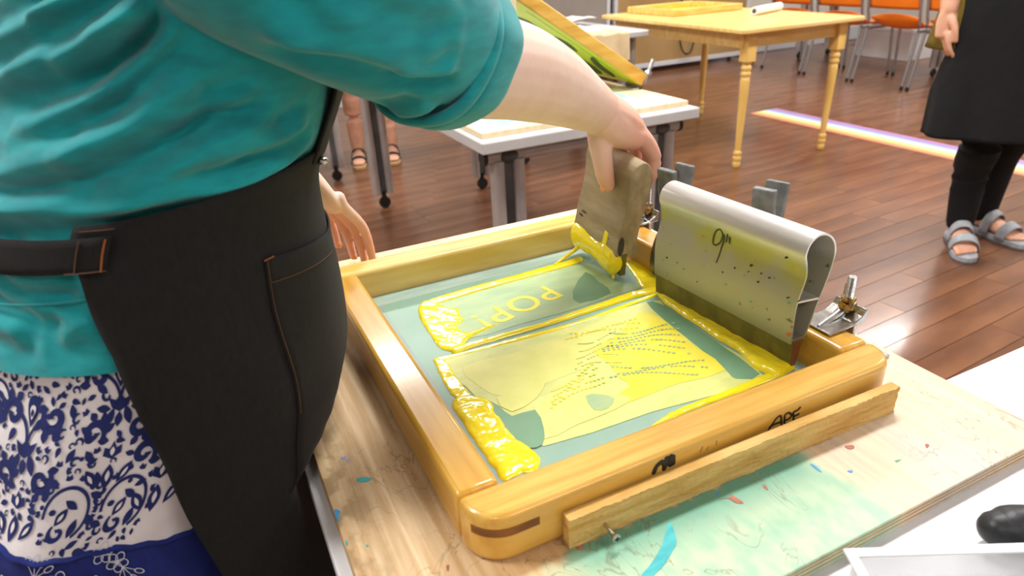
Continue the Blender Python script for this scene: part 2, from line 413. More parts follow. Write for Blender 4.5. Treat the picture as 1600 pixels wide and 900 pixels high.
# ------------------------------------------------------------------ the room
def struct(name, m, mat, **k):
    o = obj(name, m, mat, **k); o['kind'] = 'structure'; return o
RX0, RX1, RY0, RY1, RH = -3.0, 8.2, -3.2, 6.1, 3.0
floor = struct('floor', box(RX0, RX1, RY0, RY1, -.08, -.006), 'floor_gap', smooth=False)
G = .07; PW = .0985
cg, sg = math.cos(G), math.sin(G)
cand = []
for r in range(-70, 90):
    v0 = r * PW; u = -6.0 + random.random() * 1.1
    while u < 9.5:
        ln = random.choice((.62, .85, 1.05, 1.25)); uc = u + ln / 2; vc = v0 + PW / 2
        x, y = uc * cg - vc * sg, uc * sg + vc * cg
        if RX0 + .02 < x - ln / 2 and x + ln / 2 < RX1 - .02 and RY0 + .05 < y - .1 and y + .1 < RY1 - .02: cand.append((x, y, ln))
        u += ln
def in_view(x, y):
    d = V((x, y, 0)) - CAM_LOC; c = d.dot(CF)
    if c < .2: return None
    px, py = 800 + F_PX * d.dot(CR) / c, 450 + F_PX * d.dot(CD) / c
    return c if -80 < px < 1700 and 60 < py < 720 and (px > 470) else None
near = sorted([(in_view(x, y), x, y, l) for x, y, l in cand if in_view(x, y) is not None and in_view(x, y) < 7.5])[:290]
nearset = {(a[1], a[2]) for a in near}
meshes = {}
for c, x, y, ln in near:
    if ln not in meshes:
        v, f = box(-ln / 2 + .0008, ln / 2 - .0008, -PW / 2 + .0011, PW / 2 - .0011, -.006, 0)
        me = bpy.data.meshes.new('plank'); me.from_pydata(v, [], f); me.materials.append(MATS['plank']); meshes[ln] = me
    p = bpy.data.objects.new('plank', meshes[ln]); COL.objects.link(p); p.location = (x, y, 0); p.rotation_euler = (0, 0, G); p.parent = floor
rest = []
RM = Matrix.Rotation(G, 4, 'Z')
for x, y, ln in cand:
    if (x, y) in nearset: continue
    rest.append(xf(box(-ln / 2 + .0008, ln / 2 - .0008, -PW / 2 + .0011, PW / 2 - .0011, -.006, 0), Matrix.Translation((x, y, 0)) @ RM))
obj('plank_field', join(*rest), 'plank', floor, smooth=False, kind='stuff')
struct('wall_back', box(RX0, RX1, RY1, RY1 + .1, -.08, RH), 'wall_paint', smooth=False)
struct('wall_front', box(RX0, RX1, RY0 - .1, RY0, -.08, RH), 'wall_paint', smooth=False)
struct('wall_left', box(RX0 - .1, RX0, RY0, RY1, -.08, RH), 'wall_paint', smooth=False)
struct('wall_right', box(RX1, RX1 + .1, RY0, RY1, -.08, RH), 'wall_paint', smooth=False)
struct('ceiling', box(RX0 - .1, RX1 + .1, RY0 - .1, RY1 + .1, RH, RH + .1), 'ceiling_paint', smooth=False)
struct('baseboard_back', box(RX0, RX1, RY1 - .02, RY1, -.006, .14), 'baseboard_grey', smooth=False)
struct('baseboard_right', box(RX1 - .02, RX1, RY0, RY1 - .02, -.006, .14), 'baseboard_grey', smooth=False)
# ceiling luminaires: one for each light above
lamp0 = None
for i, (x, y) in enumerate(LAMP_SPOTS):
    col_, row_ = i // 3 + 1, i % 3 + 1
    lab = 'white ceiling fluorescent fixture, row %s from the back wall, column %s from the left wall' % (['third', 'second', 'first'][row_ - 1], ['first', 'second', 'third', 'fourth', 'fifth'][col_ - 1])
    if lamp0 is None:
        lamp0 = thing('ceiling_light', lab, 'light', (x, y, 2.9), 0, 'ceiling fluorescent fixtures')
        lobj('housing', join(box(-.6, .6, -.17, .17, .06, .10), box(-.6, .6, -.17, -.155, 0, .06), box(-.6, .6, .155, .17, 0, .06), box(-.6, -.585, -.155, .155, 0, .06), box(.585, .6, -.155, .155, 0, .06)), 'lamp_housing', lamp0, smooth=False)
        for yy in (-.07, .07): lobj('tube', xf(lathe([(.013, -.57), (.013, .57)], 10), Matrix.Translation((0, yy, .035)) @ Matrix.Rotation(math.pi / 2, 4, 'Y')), 'tube_glow', lamp0)
    else: dup(lamp0, (x, y, 2.9), 0, lab)

# rainbow band lying on the floor
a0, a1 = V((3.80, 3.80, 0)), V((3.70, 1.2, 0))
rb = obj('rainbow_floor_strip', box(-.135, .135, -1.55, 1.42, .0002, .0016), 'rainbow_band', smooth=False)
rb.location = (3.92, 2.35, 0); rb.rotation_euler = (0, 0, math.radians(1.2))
tag(rb, 'rainbow striped band lying flat across the wooden floor beside the person in black apron', 'floor tape')

# ------------------------------------------------------------------ main table, white table
t = thing('work_table', 'grey edged work table under the stained plywood board', 'table', (.35, .72, 0))
obj('tabletop', box(.025, .675, .385, 1.02, .657, .682), 'laminate_white', t, smooth=False, bevel=.002)
def legset(t, x, y, top, ax='x', mats=('tube_grey', 'slot_dark')):
    d = (1, 0) if ax == 'x' else (0, 1)
    for s in (-1, 1):
        cx, cy = x + d[0] * s * .033, y + d[1] * s * .033
        lp = obj('leg', mv(loft([(0, 0, .075), (0, 0, top)], [(.021, .03), (.021, .03)] if ax == 'x' else [(.03, .021)] * 2, 16, up=(0, 1, 0), k=1, round_ends=False), (cx, cy, 0)), mats[0], t)
    obj('leg_slot', box(x - (.014 if ax == 'x' else .012), x + (.014 if ax == 'x' else .012), y - (.012 if ax == 'x' else .014), y + (.012 if ax == 'x' else .014), .09, top), mats[1], t, smooth=False)
    c = obj('caster', join(xf(lathe([(.004, -.013), (.026, -.013), (.03, -.007), (.03, .007), (.026, .013), (.004, .013)], 16), Matrix.Translation((x, y, .03)) @ Matrix.Rotation(math.pi / 2, 4, 'X')), cyl((x, y, .05), (x, y, .09), .012, 10)), 'black_plastic', t)
for x in (.10, .60):
    for y in (.47, .93): legset(t, x, y, .657)
for y in (.47, .93): obj('apron_rail', box(.10, .60, y - .015, y + .015, .61, .657), 'tube_grey', t, smooth=False)

t = thing('white_table', 'white laminate table at the lower right holding the black handle', 'table', (.9, 0, 0))
obj('tabletop', box(.19, 1.75, -.40, .372, .657, .682), 'laminate_white', t, smooth=False, bevel=.002)
for x in (.3, 1.62):
    for y in (-.3, .27): legset(t, x, y, .657)

bd = thing('plywood_board', 'plywood base board stained with mint ink under the screen frame', 'board', (.366, .65, .682))
obj('panel', box(.037, .695, .249, 1.06, .682, .700), 'stained_plywood', bd, smooth=False, bevel=.001)
ply = []
for (m_, c_) in ((.6867, 'a'), (.6915, 'b'), (.6955, 'c')):
    ply.append(join(box(.0365, .6955, .2485, .2492, m_, m_ + .0016), box(.0363, .0372, .25, 1.06, m_, m_ + .0016), box(.6948, .6957, .25, 1.06, m_, m_ + .0016)))
M('ply_line', (176, 148, 112), (196, 168, 130), .7, scale=(40, 40, 40))
obj('ply_layer', join(*ply), 'ply_line', bd, smooth=False)
def decal(px, z, th=.0004, k=4):
    P = [at(x, y, z) for x, y in px]
    C_ = cr([(p.x, p.y, 0) for p in P], k, True) if k > 1 else P
    poly = [(p.x, p.y) for p in C_]
    a = sum(poly[i][0] * poly[(i + 1) % len(poly)][1] - poly[(i + 1) % len(poly)][0] * poly[i][1] for i in range(len(poly)))
    if a < 0: poly.reverse()
    tri = tessellate_polygon([[V((x, y, 0)) for x, y in poly]])
    n = len(poly); v = [(x, y, z) for x, y in poly] + [(x, y, z + th) for x, y in poly]
    f = [tuple(i + n for i in q) for q in tri] + [(i, (i + 1) % n, n + (i + 1) % n, n + i) for i in range(n)]
    return v, f
ZB = .7001
for mt, polys in {
    'paint_teal': [[(1046, 816), (1057, 846), (1050, 862), (1036, 885), (1012, 905), (1000, 902), (1018, 880), (1034, 852)], [(558, 748), (572, 746), (581, 749), (572, 753), (560, 753)], [(540, 843), (544, 850), (541, 853)], [(572, 851), (576, 853), (573, 855)], [(1010, 794), (1035, 784), (1060, 781), (1040, 792), (1020, 800)]],
    'paint_blue': [[(522, 797), (532, 799), (529, 806), (532, 814), (527, 812)], [(1266, 725), (1274, 728), (1284, 738), (1276, 734)], [(1324, 736), (1332, 735), (1331, 739)], [(1121, 768), (1124, 772), (1121, 776)]],
    'paint_red': [[(1320, 697), (1333, 696), (1334, 701), (1326, 702)], [(1192, 757), (1199, 762), (1200, 766), (1195, 763)], [(1141, 773), (1149, 777), (1162, 786), (1150, 786), (1138, 779), (1122, 781), (1140, 777)], [(697, 885), (702, 883), (700, 893)], [(900, 856), (908, 850), (912, 853), (904, 859)], [(1446, 694), (1452, 696), (1448, 700)]],
    'paint_green': [[(1398, 720), (1408, 718), (1402, 722)]],
    'paint_lilac': [[(532, 716), (541, 713), (538, 718)], [(540, 718), (547, 717), (543, 721)]]}.items():
    for p in polys: obj('paint_mark', decal(p, ZB), mt, bd, smooth=False)

# ------------------------------------------------------------------ screen frame
ZF0, ZF1, ZM = .7004, .75, .708
FX0, FX1, FY0, FY1 = .127, .617, .364, .927
IX0, IX1, IY0, IY1 = .167, .575, .405, .884
sf = thing('screen_frame', 'large amber wood printing screen clamped on the plywood board', 'screen frame', (.372, .645, ZF0))
def arc(cx, cy, r, a0, a1, n=8): return [(cx + r * math.cos(math.radians(a0 + (a1 - a0) * i / n)), cy + r * math.sin(math.radians(a0 + (a1 - a0) * i / n))) for i in range(n + 1)]
rc = .034
nearP = arc(FX0 + rc, FY0 + rc, rc, 180, 270) + arc(FX1 - rc, FY0 + rc, rc, 270, 360) + [(FX1, IY0), (FX0, IY0)]
farP = [(FX0, IY1), (FX1, IY1)] + arc(FX1 - rc, FY1 - rc, rc, 0, 90) + arc(FX0 + rc, FY1 - rc, rc, 90, 180)
obj('rail', prism(nearP, ZF0, ZF1), 'amber_x', sf, bevel=.006, bseg=3)
obj('rail', prism(farP, ZF0, ZF1), 'amber_pale', sf, bevel=.006, bseg=3)
obj('rail', box(FX0, IX0, IY0, IY1, ZF0, ZF1), 'amber', sf, bevel=.0055, bseg=3)
obj('rail', box(IX1, FX1, IY0, IY1, ZF0, ZF1), 'amber', sf, bevel=.0055, bseg=3)
for z0, z1 in ((.7290, .7375),):
    A = arc(FX0 + rc, FY0 + rc, rc + .0003, 205, 270, 8) + [(FX0 + rc + .022, FY0 - .0003)]
    B = [(x, y) for x, y in arc(FX0 + rc, FY0 + rc, rc - .002, 205, 270, 8)] + [(FX0 + rc + .022, FY0 + .002)]
    obj('finger_joint', prism(A + B[::-1], z0, z1), 'joint_dark', sf)
    A = [(FX0 + rc + .03, FY0 - .0003), (FX0 + rc + .052, FY0 - .0003), (FX0 + rc + .052, FY0 + .001), (FX0 + rc + .03, FY0 + .001)]
obj('mesh_cloth', box(IX0 - .004, IX1 + .004, IY0 - .004, IY1 + .004, ZM - .0006, ZM), 'emulsion', sf, smooth=False, label='stretched grey green mesh')
E4 = lambda x0, x1, y0, y1, z, h=.00025: box(x0, x1, y0, y1, z, z + h)
obj('tape_strip', E4(IX0, IX1, IY1 - .034, IY1, ZM), 'emulsion_tape', sf, smooth=False)
obj('tape_strip', E4(IX1 - .018, IX1, IY0, IY1 - .034, ZM), 'emulsion_tape', sf, smooth=False)
obj('tape_strip', E4(IX0, IX0 + .020, IY0, IY1 - .034, ZM), 'emulsion_grey', sf, smooth=False)
obj('tape_strip', E4(IX0 + .02, IX1 - .018, IY0, IY0 + .025, ZM), 'emulsion_grey', sf, smooth=False)
def film(name, px, mat, lay, label=None): return obj(name, decal(px, ZM + .00012 * lay, .00012, 2), mat, sf, smooth=False, label=label)
film('ink_film', [(668, 478), (760, 452), (860, 424), (920, 412), (960, 440), (1010, 446), (960, 462), (880, 488), (800, 510), (735, 528), (700, 500)], 'ink_wash', 2, 'thin green yellow film round the lettering')
film('ink_film', [(915, 425), (935, 440), (955, 458), (905, 474), (895, 455)], 'emulsion_deep', 3)
film('ink_film', [(690, 564), (850, 518), (1012, 471), (1040, 479), (1110, 530), (1192, 587), (1020, 643), (850, 697), (806, 668), (765, 640), (728, 604)], 'ink_pale', 4, 'pale yellow film over the image area')
film('ink_film', [(1010, 472), (1040, 478), (1110, 528), (1188, 584), (1150, 592), (1136, 580), (1088, 540), (1038, 500)], 'emulsion_deep', 5)
film('ink_film', [(722, 574), (800, 552), (900, 524), (985, 500), (1010, 520), (960, 556), (860, 596), (790, 620), (750, 604)], 'ink_film', 6)
film('ink_film', [(1000, 488), (1036, 499), (1086, 541), (1134, 578), (1060, 599), (1000, 622), (952, 638), (940, 632), (984, 604), (968, 590), (950, 566), (926, 548), (968, 520)], 'ink_bright', 7, 'bright yellow printed image')
film('ink_film', [(836, 640), (880, 600), (920, 586), (925, 610), (985, 620), (960, 640), (900, 664), (850, 686)], 'ink_film', 8)
film('ink_film', [(776, 622), (830, 602), (852, 596), (838, 622), (800, 643)], 'ink_film', 9)
film('ink_film', [(758, 626), (780, 634), (800, 650), (836, 640), (850, 670), (848, 694), (826, 700), (800, 690), (782, 664)], 'emulsion_deep', 10)
film('ink_film', [(915, 618), (938, 616), (960, 622), (950, 638), (928, 640)], 'ink_wash', 11)
# halftone dots
def dots(n, region, r0, r1, lay, mat, rows=(0, 0)):
    ms = []
    (ax, ay), (bx, by), (cx_, cy_), (dx_, dy_) = region
    nu, nv = n
    for i in range(nu):
        for j in range(nv):
            u, v = (i + .5 * (j % 2)) / nu, j / max(nv - 1, 1)
            px = (ax * (1 - u) + bx * u) * (1 - v) + (dx_ * (1 - u) + cx_ * u) * v; py = (ay * (1 - u) + by * u) * (1 - v) + (dy_ * (1 - u) + cy_ * u) * v
            py += 4 * math.sin(u * 5 + v * 3)
            if random.random() < .12: continue
            p = at(px, py, ZM + .00012 * lay); r = r0 + (r1 - r0) * random.random() * (1 - u * .4)
            ms.append(prism([(p.x + r * 1.25 * math.cos(a), p.y + r * .8 * math.sin(a)) for a in (0, 1.05, 2.09, 3.14, 4.19, 5.24)], p.z, p.z + .0001))
    return obj('halftone_dots', join(*ms), mat, sf, smooth=False, kind='stuff')
dots((18, 6), ((955, 520), (1058, 508), (1080, 548), (940, 548)), .0016, .0026, 13, 'ink_wash')
dots((22, 3), ((958, 572), (1105, 566), (1110, 580), (955, 588)), .0015, .0024, 13, 'ink_wash')
dots((14, 5), ((905, 536), (965, 520), (975, 560), (900, 575)), .0014, .0020, 13, 'ink_pale')
dots((13, 5), ((864, 610), (930, 570), (950, 590), (862, 636)), .0015, .0022, 13, 'ink_bright')
dots((14, 3), ((892, 520), (1000, 500), (1004, 506), (885, 528)), .0015, .0023, 13, 'ink_bright')
# the word POP!
cu = bpy.data.curves.new('lettering', 'FONT'); cu.body = 'POP!'; cu.size = .062; cu.extrude = .0001; cu.offset = .0006; cu.space_character = 1.12; cu.align_x = 'CENTER'; cu.align_y = 'CENTER'
to = bpy.data.objects.new('lettering', cu); COL.objects.link(to)
me = bpy.data.meshes.new_from_object(to.evaluated_get(bpy.context.evaluated_depsgraph_get())); bpy.data.objects.remove(to)
pc = (at(868, 452, ZM) + at(742, 506, ZM)) / 2
dv = at(868, 452, ZM) - at(742, 506, ZM)
me.transform(Matrix.Translation((pc.x, pc.y, ZM + .0006)) @ Matrix.Rotation(math.atan2(dv.y, dv.x) + math.pi, 4, 'Z'))
obj('lettering', me, 'ink_bright', sf, smooth=False, label='the word POP! in yellow')
# pen marks on the near rail's outer face
yF = FY0 - .0002
a_ = lambda px, py: (lambda d: (CAM_LOC + d * ((yF - CAM_LOC.y) / d.y)))(ray(px, py))
def pen(pxl, name, parent, r=.0013, mat='marker'):
    ms = []
    for L in pxl:
        P = [a_(*q) for q in L]; ms.append(stroke([[(p.x, p.z) for p in P]], (0, yF, 0), (1, 0, 0), (0, 0, 1), r))
    return obj(name, join(*ms), mat, parent)
pen([[(1198, 676), (1206, 664), (1214, 653), (1220, 650), (1221, 660), (1222, 668)], [(1203, 667), (1212, 662), (1222, 659)], [(1226, 664), (1226, 655), (1227, 648), (1233, 645), (1237, 649), (1233, 654), (1227, 657)], [(1240, 658), (1240, 650), (1240, 644), (1246, 641), (1250, 637)], [(1240, 651), (1248, 647)]], 'pen_mark', sf)['label'] = 'handwritten black letters APF'
pen([[(1022, 738), (1026, 729), (1034, 722), (1038, 726), (1038, 732)], [(1042, 726), (1042, 716)], [(1048, 726), (1049, 713)], [(1052, 724), (1052, 714)]], 'pen_mark', sf, .0026)['label'] = 'thick black scribble'
pen([[(1094, 706), (1096, 702), (1098, 698)], [(1104, 703), (1107, 698)], [(1119, 696), (1120, 689)]], 'pen_mark', sf, .0005, 'joint_dark')

# ------------------------------------------------------------------ yellow ink lying on the mesh
def puddle(name, px, hmax, wid, label, seed=0, jit=.0008, res=.0022, rough=.3, z=ZM, k=5, parent=None):
    P = [at(x, y, z) for x, y in px]
    C_ = cr([(p.x, p.y, 0) for p in P], k, True); pl = []
    for i, p in enumerate(C_):
        q = noise.noise(V((p.x * 160, p.y * 160, seed * 3.1))); n_ = (C_[(i + 1) % len(C_)] - C_[i - 1]).normalized(); pl.append(V((p.x + n_.y * q * jit, p.y - n_.x * q * jit)))
    arr = np.array([(p.x, p.y) for p in pl]); nx = np.roll(arr, -1, 0)
    def inside(x, y):
        c = ((arr[:, 1] > y) != (nx[:, 1] > y)) & (x < (nx[:, 0] - arr[:, 0]) * (y - arr[:, 1]) / (nx[:, 1] - arr[:, 1] + 1e-12) + arr[:, 0]); return c.sum() % 2 == 1
    def dist(x, y):
        e = nx - arr; t_ = np.clip(((np.array((x, y)) - arr) * e).sum(1) / ((e * e).sum(1) + 1e-12), 0, 1); return np.linalg.norm(np.array((x, y)) - arr - t_[:, None] * e, axis=1).min()
    pts = list(pl); n = len(pl)
    x0, y0 = arr.min(0); x1, y1 = arr.max(0); yy = y0 + res / 2; row = 0
    while yy < y1:
        xx = x0 + (res / 2 if row % 2 else 0)
        while xx < x1:
            if inside(xx, yy) and dist(xx, yy) > res * .45: pts.append(V((xx, yy)))
            xx += res
        yy += res * .87; row += 1
    r = delaunay_2d_cdt(pts, [], [list(range(n))], 1, 1e-7)
    ov, of = r[0], r[2]; vs = []
    for p in ov:
        d = dist(p.x, p.y); e = min(d / wid, 1)
        nz = noise.noise(V((p.x * 70 + p.y * 20, p.y * 55, seed))) + .35 * noise.noise(V((p.x * 190, p.y * 150, seed + 9)))
        h = hmax * math.sqrt(max(0, 1 - (1 - e) ** 2)) * (1 + rough * nz) if d > 1e-5 else 0
        vs.append((p.x, p.y, z + .0004 + h))
    m = (vs, [tuple(q) for q in of])
    # a rim down to the mesh
    rim = [i for i, p in enumerate(ov) if dist(p.x, p.y) <= 1e-5]
    o = obj(name, m, 'ink', parent); return tag(o, label, 'ink')
puddle('ink_ridge', [(906, 402), (880, 410), (800, 432), (720, 454), (672, 469), (664, 474), (668, 479), (690, 473), (760, 452), (840, 430), (905, 411)], .0022, .003, 'long thin yellow ink ridge along the far tape of the screen', 1, .0003, .0016, .15)
puddle('ink_puddle', [(654, 482), (662, 471), (676, 472), (694, 479), (708, 484), (716, 482), (719, 494), (726, 500), (716, 508), (718, 516), (732, 520), (752, 514), (778, 507), (752, 519), (738, 526), (724, 540), (712, 548), (698, 548), (684, 541), (674, 526), (662, 508), (655, 494)], .0026, .006, 'glossy yellow ink puddle left of the lettering', 2, .001, .0016, .38)
puddle('ink_ridge', [(706, 548), (730, 538), (780, 524), (840, 508), (890, 491), (940, 474), (985, 458), (1010, 452), (1026, 450), (1022, 458), (985, 468), (940, 483), (890, 499), (840, 514), (780, 531), (735, 545), (712, 553)], .0034, .004, 'thick yellow ink ridge between lettering and image area', 3, .0006, .0016, .25)
puddle('ink_ridge', [(680, 560), (720, 551), (800, 530), (900, 503), (1020, 460), (1022, 464), (900, 508), (800, 536), (720, 556), (684, 566)], .0012, .002, 'fine yellow ink line under the thick ridge', 4, .0003, .0016, .2)
puddle('ink_smear', [(678, 562), (690, 560), (704, 574), (718, 596), (734, 616), (730, 628), (714, 624), (702, 612), (692, 594), (684, 578)], .0016, .003, 'ragged yellow ink smear down the left of the image area', 5, .0016, .0014, .5)
puddle('ink_puddle', [(706, 634), (714, 622), (734, 620), (758, 625), (770, 632), (774, 645), (786, 660), (800, 680), (822, 696), (843, 716), (838, 736), (812, 742), (786, 751), (772, 732), (752, 706), (732, 676), (716, 650)], .0040, .010, 'large rippled yellow ink puddle in the near left corner of the screen', 6, .0016, .0016, .36)
puddle('ink_puddle', [(1030, 448), (1046, 458), (1068, 474), (1092, 482), (1112, 484), (1126, 490), (1148, 500), (1172, 514), (1196, 530), (1216, 550), (1232, 566), (1242, 574), (1232, 583), (1214, 590), (1196, 584), (1176, 574), (1160, 556), (1138, 540), (1116, 528), (1094, 512), (1072, 498), (1052, 484), (1034, 470), (1026, 458)], .0062, .008, 'thick bank of yellow ink along the metal squeegee', 7, .0014, .0016, .25)
puddle('ink_puddle', [(972, 404), (990, 398), (1008, 402), (1022, 416), (1032, 430), (1030, 446), (1016, 450), (1002, 450), (994, 436), (982, 420)], .0022, .005, 'flat yellow ink puddle behind the wooden squeegee', 8, .001, .0016, .3)
puddle('ink_ridge', [(1236, 578), (1210, 592), (1160, 612), (1100, 634), (1060, 650), (1030, 664), (1008, 674), (1022, 662), (1054, 642), (1100, 624), (1160, 600), (1200, 584)], .0018, .003, 'narrow yellow ink line along the near rail', 9, .0008, .0016, .4)

# ------------------------------------------------------------------ stop stick with screw
st = thing('wooden_stop_stick', 'rough sawn wooden lath lying against the near side of the screen', 'stick', (.4, .347, .7004))
def lath(u, v):
    x = .204 + .390 * u; q = v * 4; k_ = int(q) % 4; t_ = q - int(q) if v < 1 else 0
    c = [(.3490, .7006), (.3590, .7006), (.3590, .7325), (.3490, .7325)]; a, b = c[k_], c[(k_ + 1) % 4]
    y, z = a[0] + (b[0] - a[0]) * t_, a[1] + (b[1] - a[1]) * t_
    n_ = noise.noise(V((x * 70, z * 260, y * 90))) * .0012 + noise.noise(V((x * 260, z * 500, 3))) * .0010
    if y < .3491: y += n_ - .0004
    y += .006 * (.5 - u) + .0005
    return (x, y, max(z, .7005))
ms = grid(260, 49, lath)
ends = []
n_u = 260
ends = [tuple(j * n_u for j in range(48)), tuple(j * n_u + n_u - 1 for j in range(47, -1, -1))]
obj('lath', (ms[0], ms[1] + ends), 'raw_lath', st)
sx, sz = .238, .713
scm = join(cyl((sx, .354, sz), (sx, .336, sz), .0019, 12), xf(lathe([(.0019, -.002), (.0042, .001), (.0042, .0022), (.003, .003)], 14), Matrix.Translation((sx, .3355, sz)) @ Matrix.Rotation(math.pi / 2, 4, 'X')))
sw = obj('screw', scm, 'steel', st, label='steel screw standing proud of the lath')
obj('screw_slot', join(box(sx - .0024, sx + .0024, .3320, .3326, sz - .0005, sz + .0005), box(sx - .0005, sx + .0005, .3320, .3326, sz - .0024, sz + .0024)), 'marker', sw, smooth=False)
for p in ([(1383, 616), (1390, 612), (1386, 622)], [(1372, 634), (1378, 630), (1376, 636)]):
    pass

# ------------------------------------------------------------------ aluminium squeegee
sq = thing('metal_squeegee', 'hollow aluminium nine inch squeegee leaning on the right rail', 'squeegee', (.56, .563, .71))
prof = [(.549, .742), (.5475, .770), (.5485, .795), (.5555, .822), (.5535, .838), (.5500, .850), (.5535, .8625), (.5615, .8695), (.5710, .8715), (.5820, .8680), (.5915, .8590), (.5965, .8455), (.5950, .8280), (.5900, .8080), (.5825, .7850), (.5755, .7600), (.5690, .7440)]
C_ = cr([(x, z, 0) for x, z in prof], 4)
outer = [(p.x, p.y) for p in C_]; n = len(outer); inner = []
for i in range(n):
    a, b = V(outer[max(i - 1, 0)]), V(outer[min(i + 1, n - 1)]); d = (b - a).normalized(); inner.append((outer[i][0] + d.y * .0022, outer[i][1] - d.x * .0022))
def skew(p): return (p[0] + (.676 - .45) * 0 - (p[1] - .45) * .066, p[1], p[2])
Y0, Y1 = .4502, .6788
loop = outer + inner[::-1]
vs = [(x, Y0, z) for x, z in outer] + [(x, Y0, z) for x, z in inner] + [(x, Y1, z) for x, z in outer] + [(x, Y1, z) for x, z in inner]
fs = []
for i in range(n - 1):
    fs += [(i, i + 1, n + i + 1, n + i), (2 * n + i, 3 * n + i, 3 * n + i + 1, 2 * n + i + 1), (i, 2 * n + i, 2 * n + i + 1, i + 1), (n + i, n + i + 1, 3 * n + i + 1, 3 * n + i)]
for i in (0, n - 1): fs.append((i, n + i, 3 * n + i, 2 * n + i))
obj('extrusion', ([skew(p) for p in vs], fs), 'inked_aluminium', sq)
web = yprism([(.5495, .7960), (.5855, .7925), (.5850, .7900), (.5490, .7935)], Y0 + .0004, Y1 - .0004)
obj('web', ([skew(p) for p in web[0]], web[1]), 'alu_cut', sq, smooth=False)
web = yprism([(.5500, .7475), (.5705, .7475), (.5690, .7440), (.5490, .7440)], Y0 + .0004, Y1 - .0004)
obj('blade_clamp', ([skew(p) for p in web[0]], web[1]), 'alu', sq, smooth=False)
bl = yprism([(.5510, .7455), (.5660, .7455), (.5600, .7125), (.5535, .7125)], Y0 - .0006, Y1 + .0006)
obj('blade', ([skew(p) for p in bl[0]], bl[1]), 'rubber_olive', sq, smooth=False, label='olive rubber blade with a brown end')
bl = yprism([(.5512, .7440), (.5655, .7440), (.5598, .7126), (.5537, .7126)], Y0 - .0016, Y0 - .0007)
obj('blade_end', ([skew(p) for p in bl[0]], bl[1]), 'rubber_brown', sq, smooth=False)
# marks on the face seen: plane x ~ .5485 between z .76 and .80
def face_pt(px, py):
    d = ray(px, py); best = None
    for i in range(220):
        s = .3 + i * .004; p = CAM_LOC + d * s
        xs = np.interp(p.z, [q[1] for q in prof[:6]], [q[0] for q in prof[:6]]) - (p.y - .45) * .066
        if p.x > xs: return V((xs - .0002, p.y, p.z))
    return CAM_LOC + d
def face_stroke(lines, r):
    ms = []
    for L in lines:
        P = [face_pt(*q) for q in L]; ms.append(loft([tuple(p) for p in P], [(r, r * .35)] * len(P), 8, up=(1, 0, 0), k=5 if len(P) > 2 else 1))
    return join(*ms)
obj('pen_mark', face_stroke([[(1131, 366), (1128, 358), (1122, 360), (1117, 369), (1117, 379), (1122, 382), (1128, 377), (1132, 366), (1132, 372), (1130, 384), (1126, 398), (1121, 410)], [(1137, 366), (1136, 378)], [(1142, 370), (1142, 380)]], .0011), 'marker_soft', sq, label='handwritten black 9 inch mark')
fl = {'paint_orange': [(1050, 381, 4), (1112, 416, 2.5), (1240, 510, 3), (1234, 522, 4), (1100, 369, 2)], 'marker': [(1122, 290, 1.5), (1176, 414, 3), (1172, 424, 3.4), (1186, 440, 2.6), (1206, 433, 2.5), (1130, 425, 2), (1235, 464, 3), (1250, 470, 3), (1190, 427, 2), (1150, 418, 2), (1090, 440, 2.4), (1060, 410, 2), (1044, 402, 2.4), (1230, 402, 3), (1070, 420, 1.6)], 'paint_green': [(1177, 470, 2.5), (1178, 480, 2), (1236, 472, 3), (1164, 430, 2)]}
for mt, L in fl.items():
    ms = []
    for x, y, r in L:
        p = face_pt(x, y); r = r * .00062; q = random.random() * 3
        obj('paint_fleck', [[(p.x + .0004 * (1 - abs(math.cos(a)) * .2) * -1, p.y + r * 1.3 * math.cos(a + q), p.z + r * (1 + .3 * math.sin(3 * a)) * math.sin(a)) for a in [i * .785 for i in range(8)]], [tuple(range(8))]], mt, sq, smooth=False)

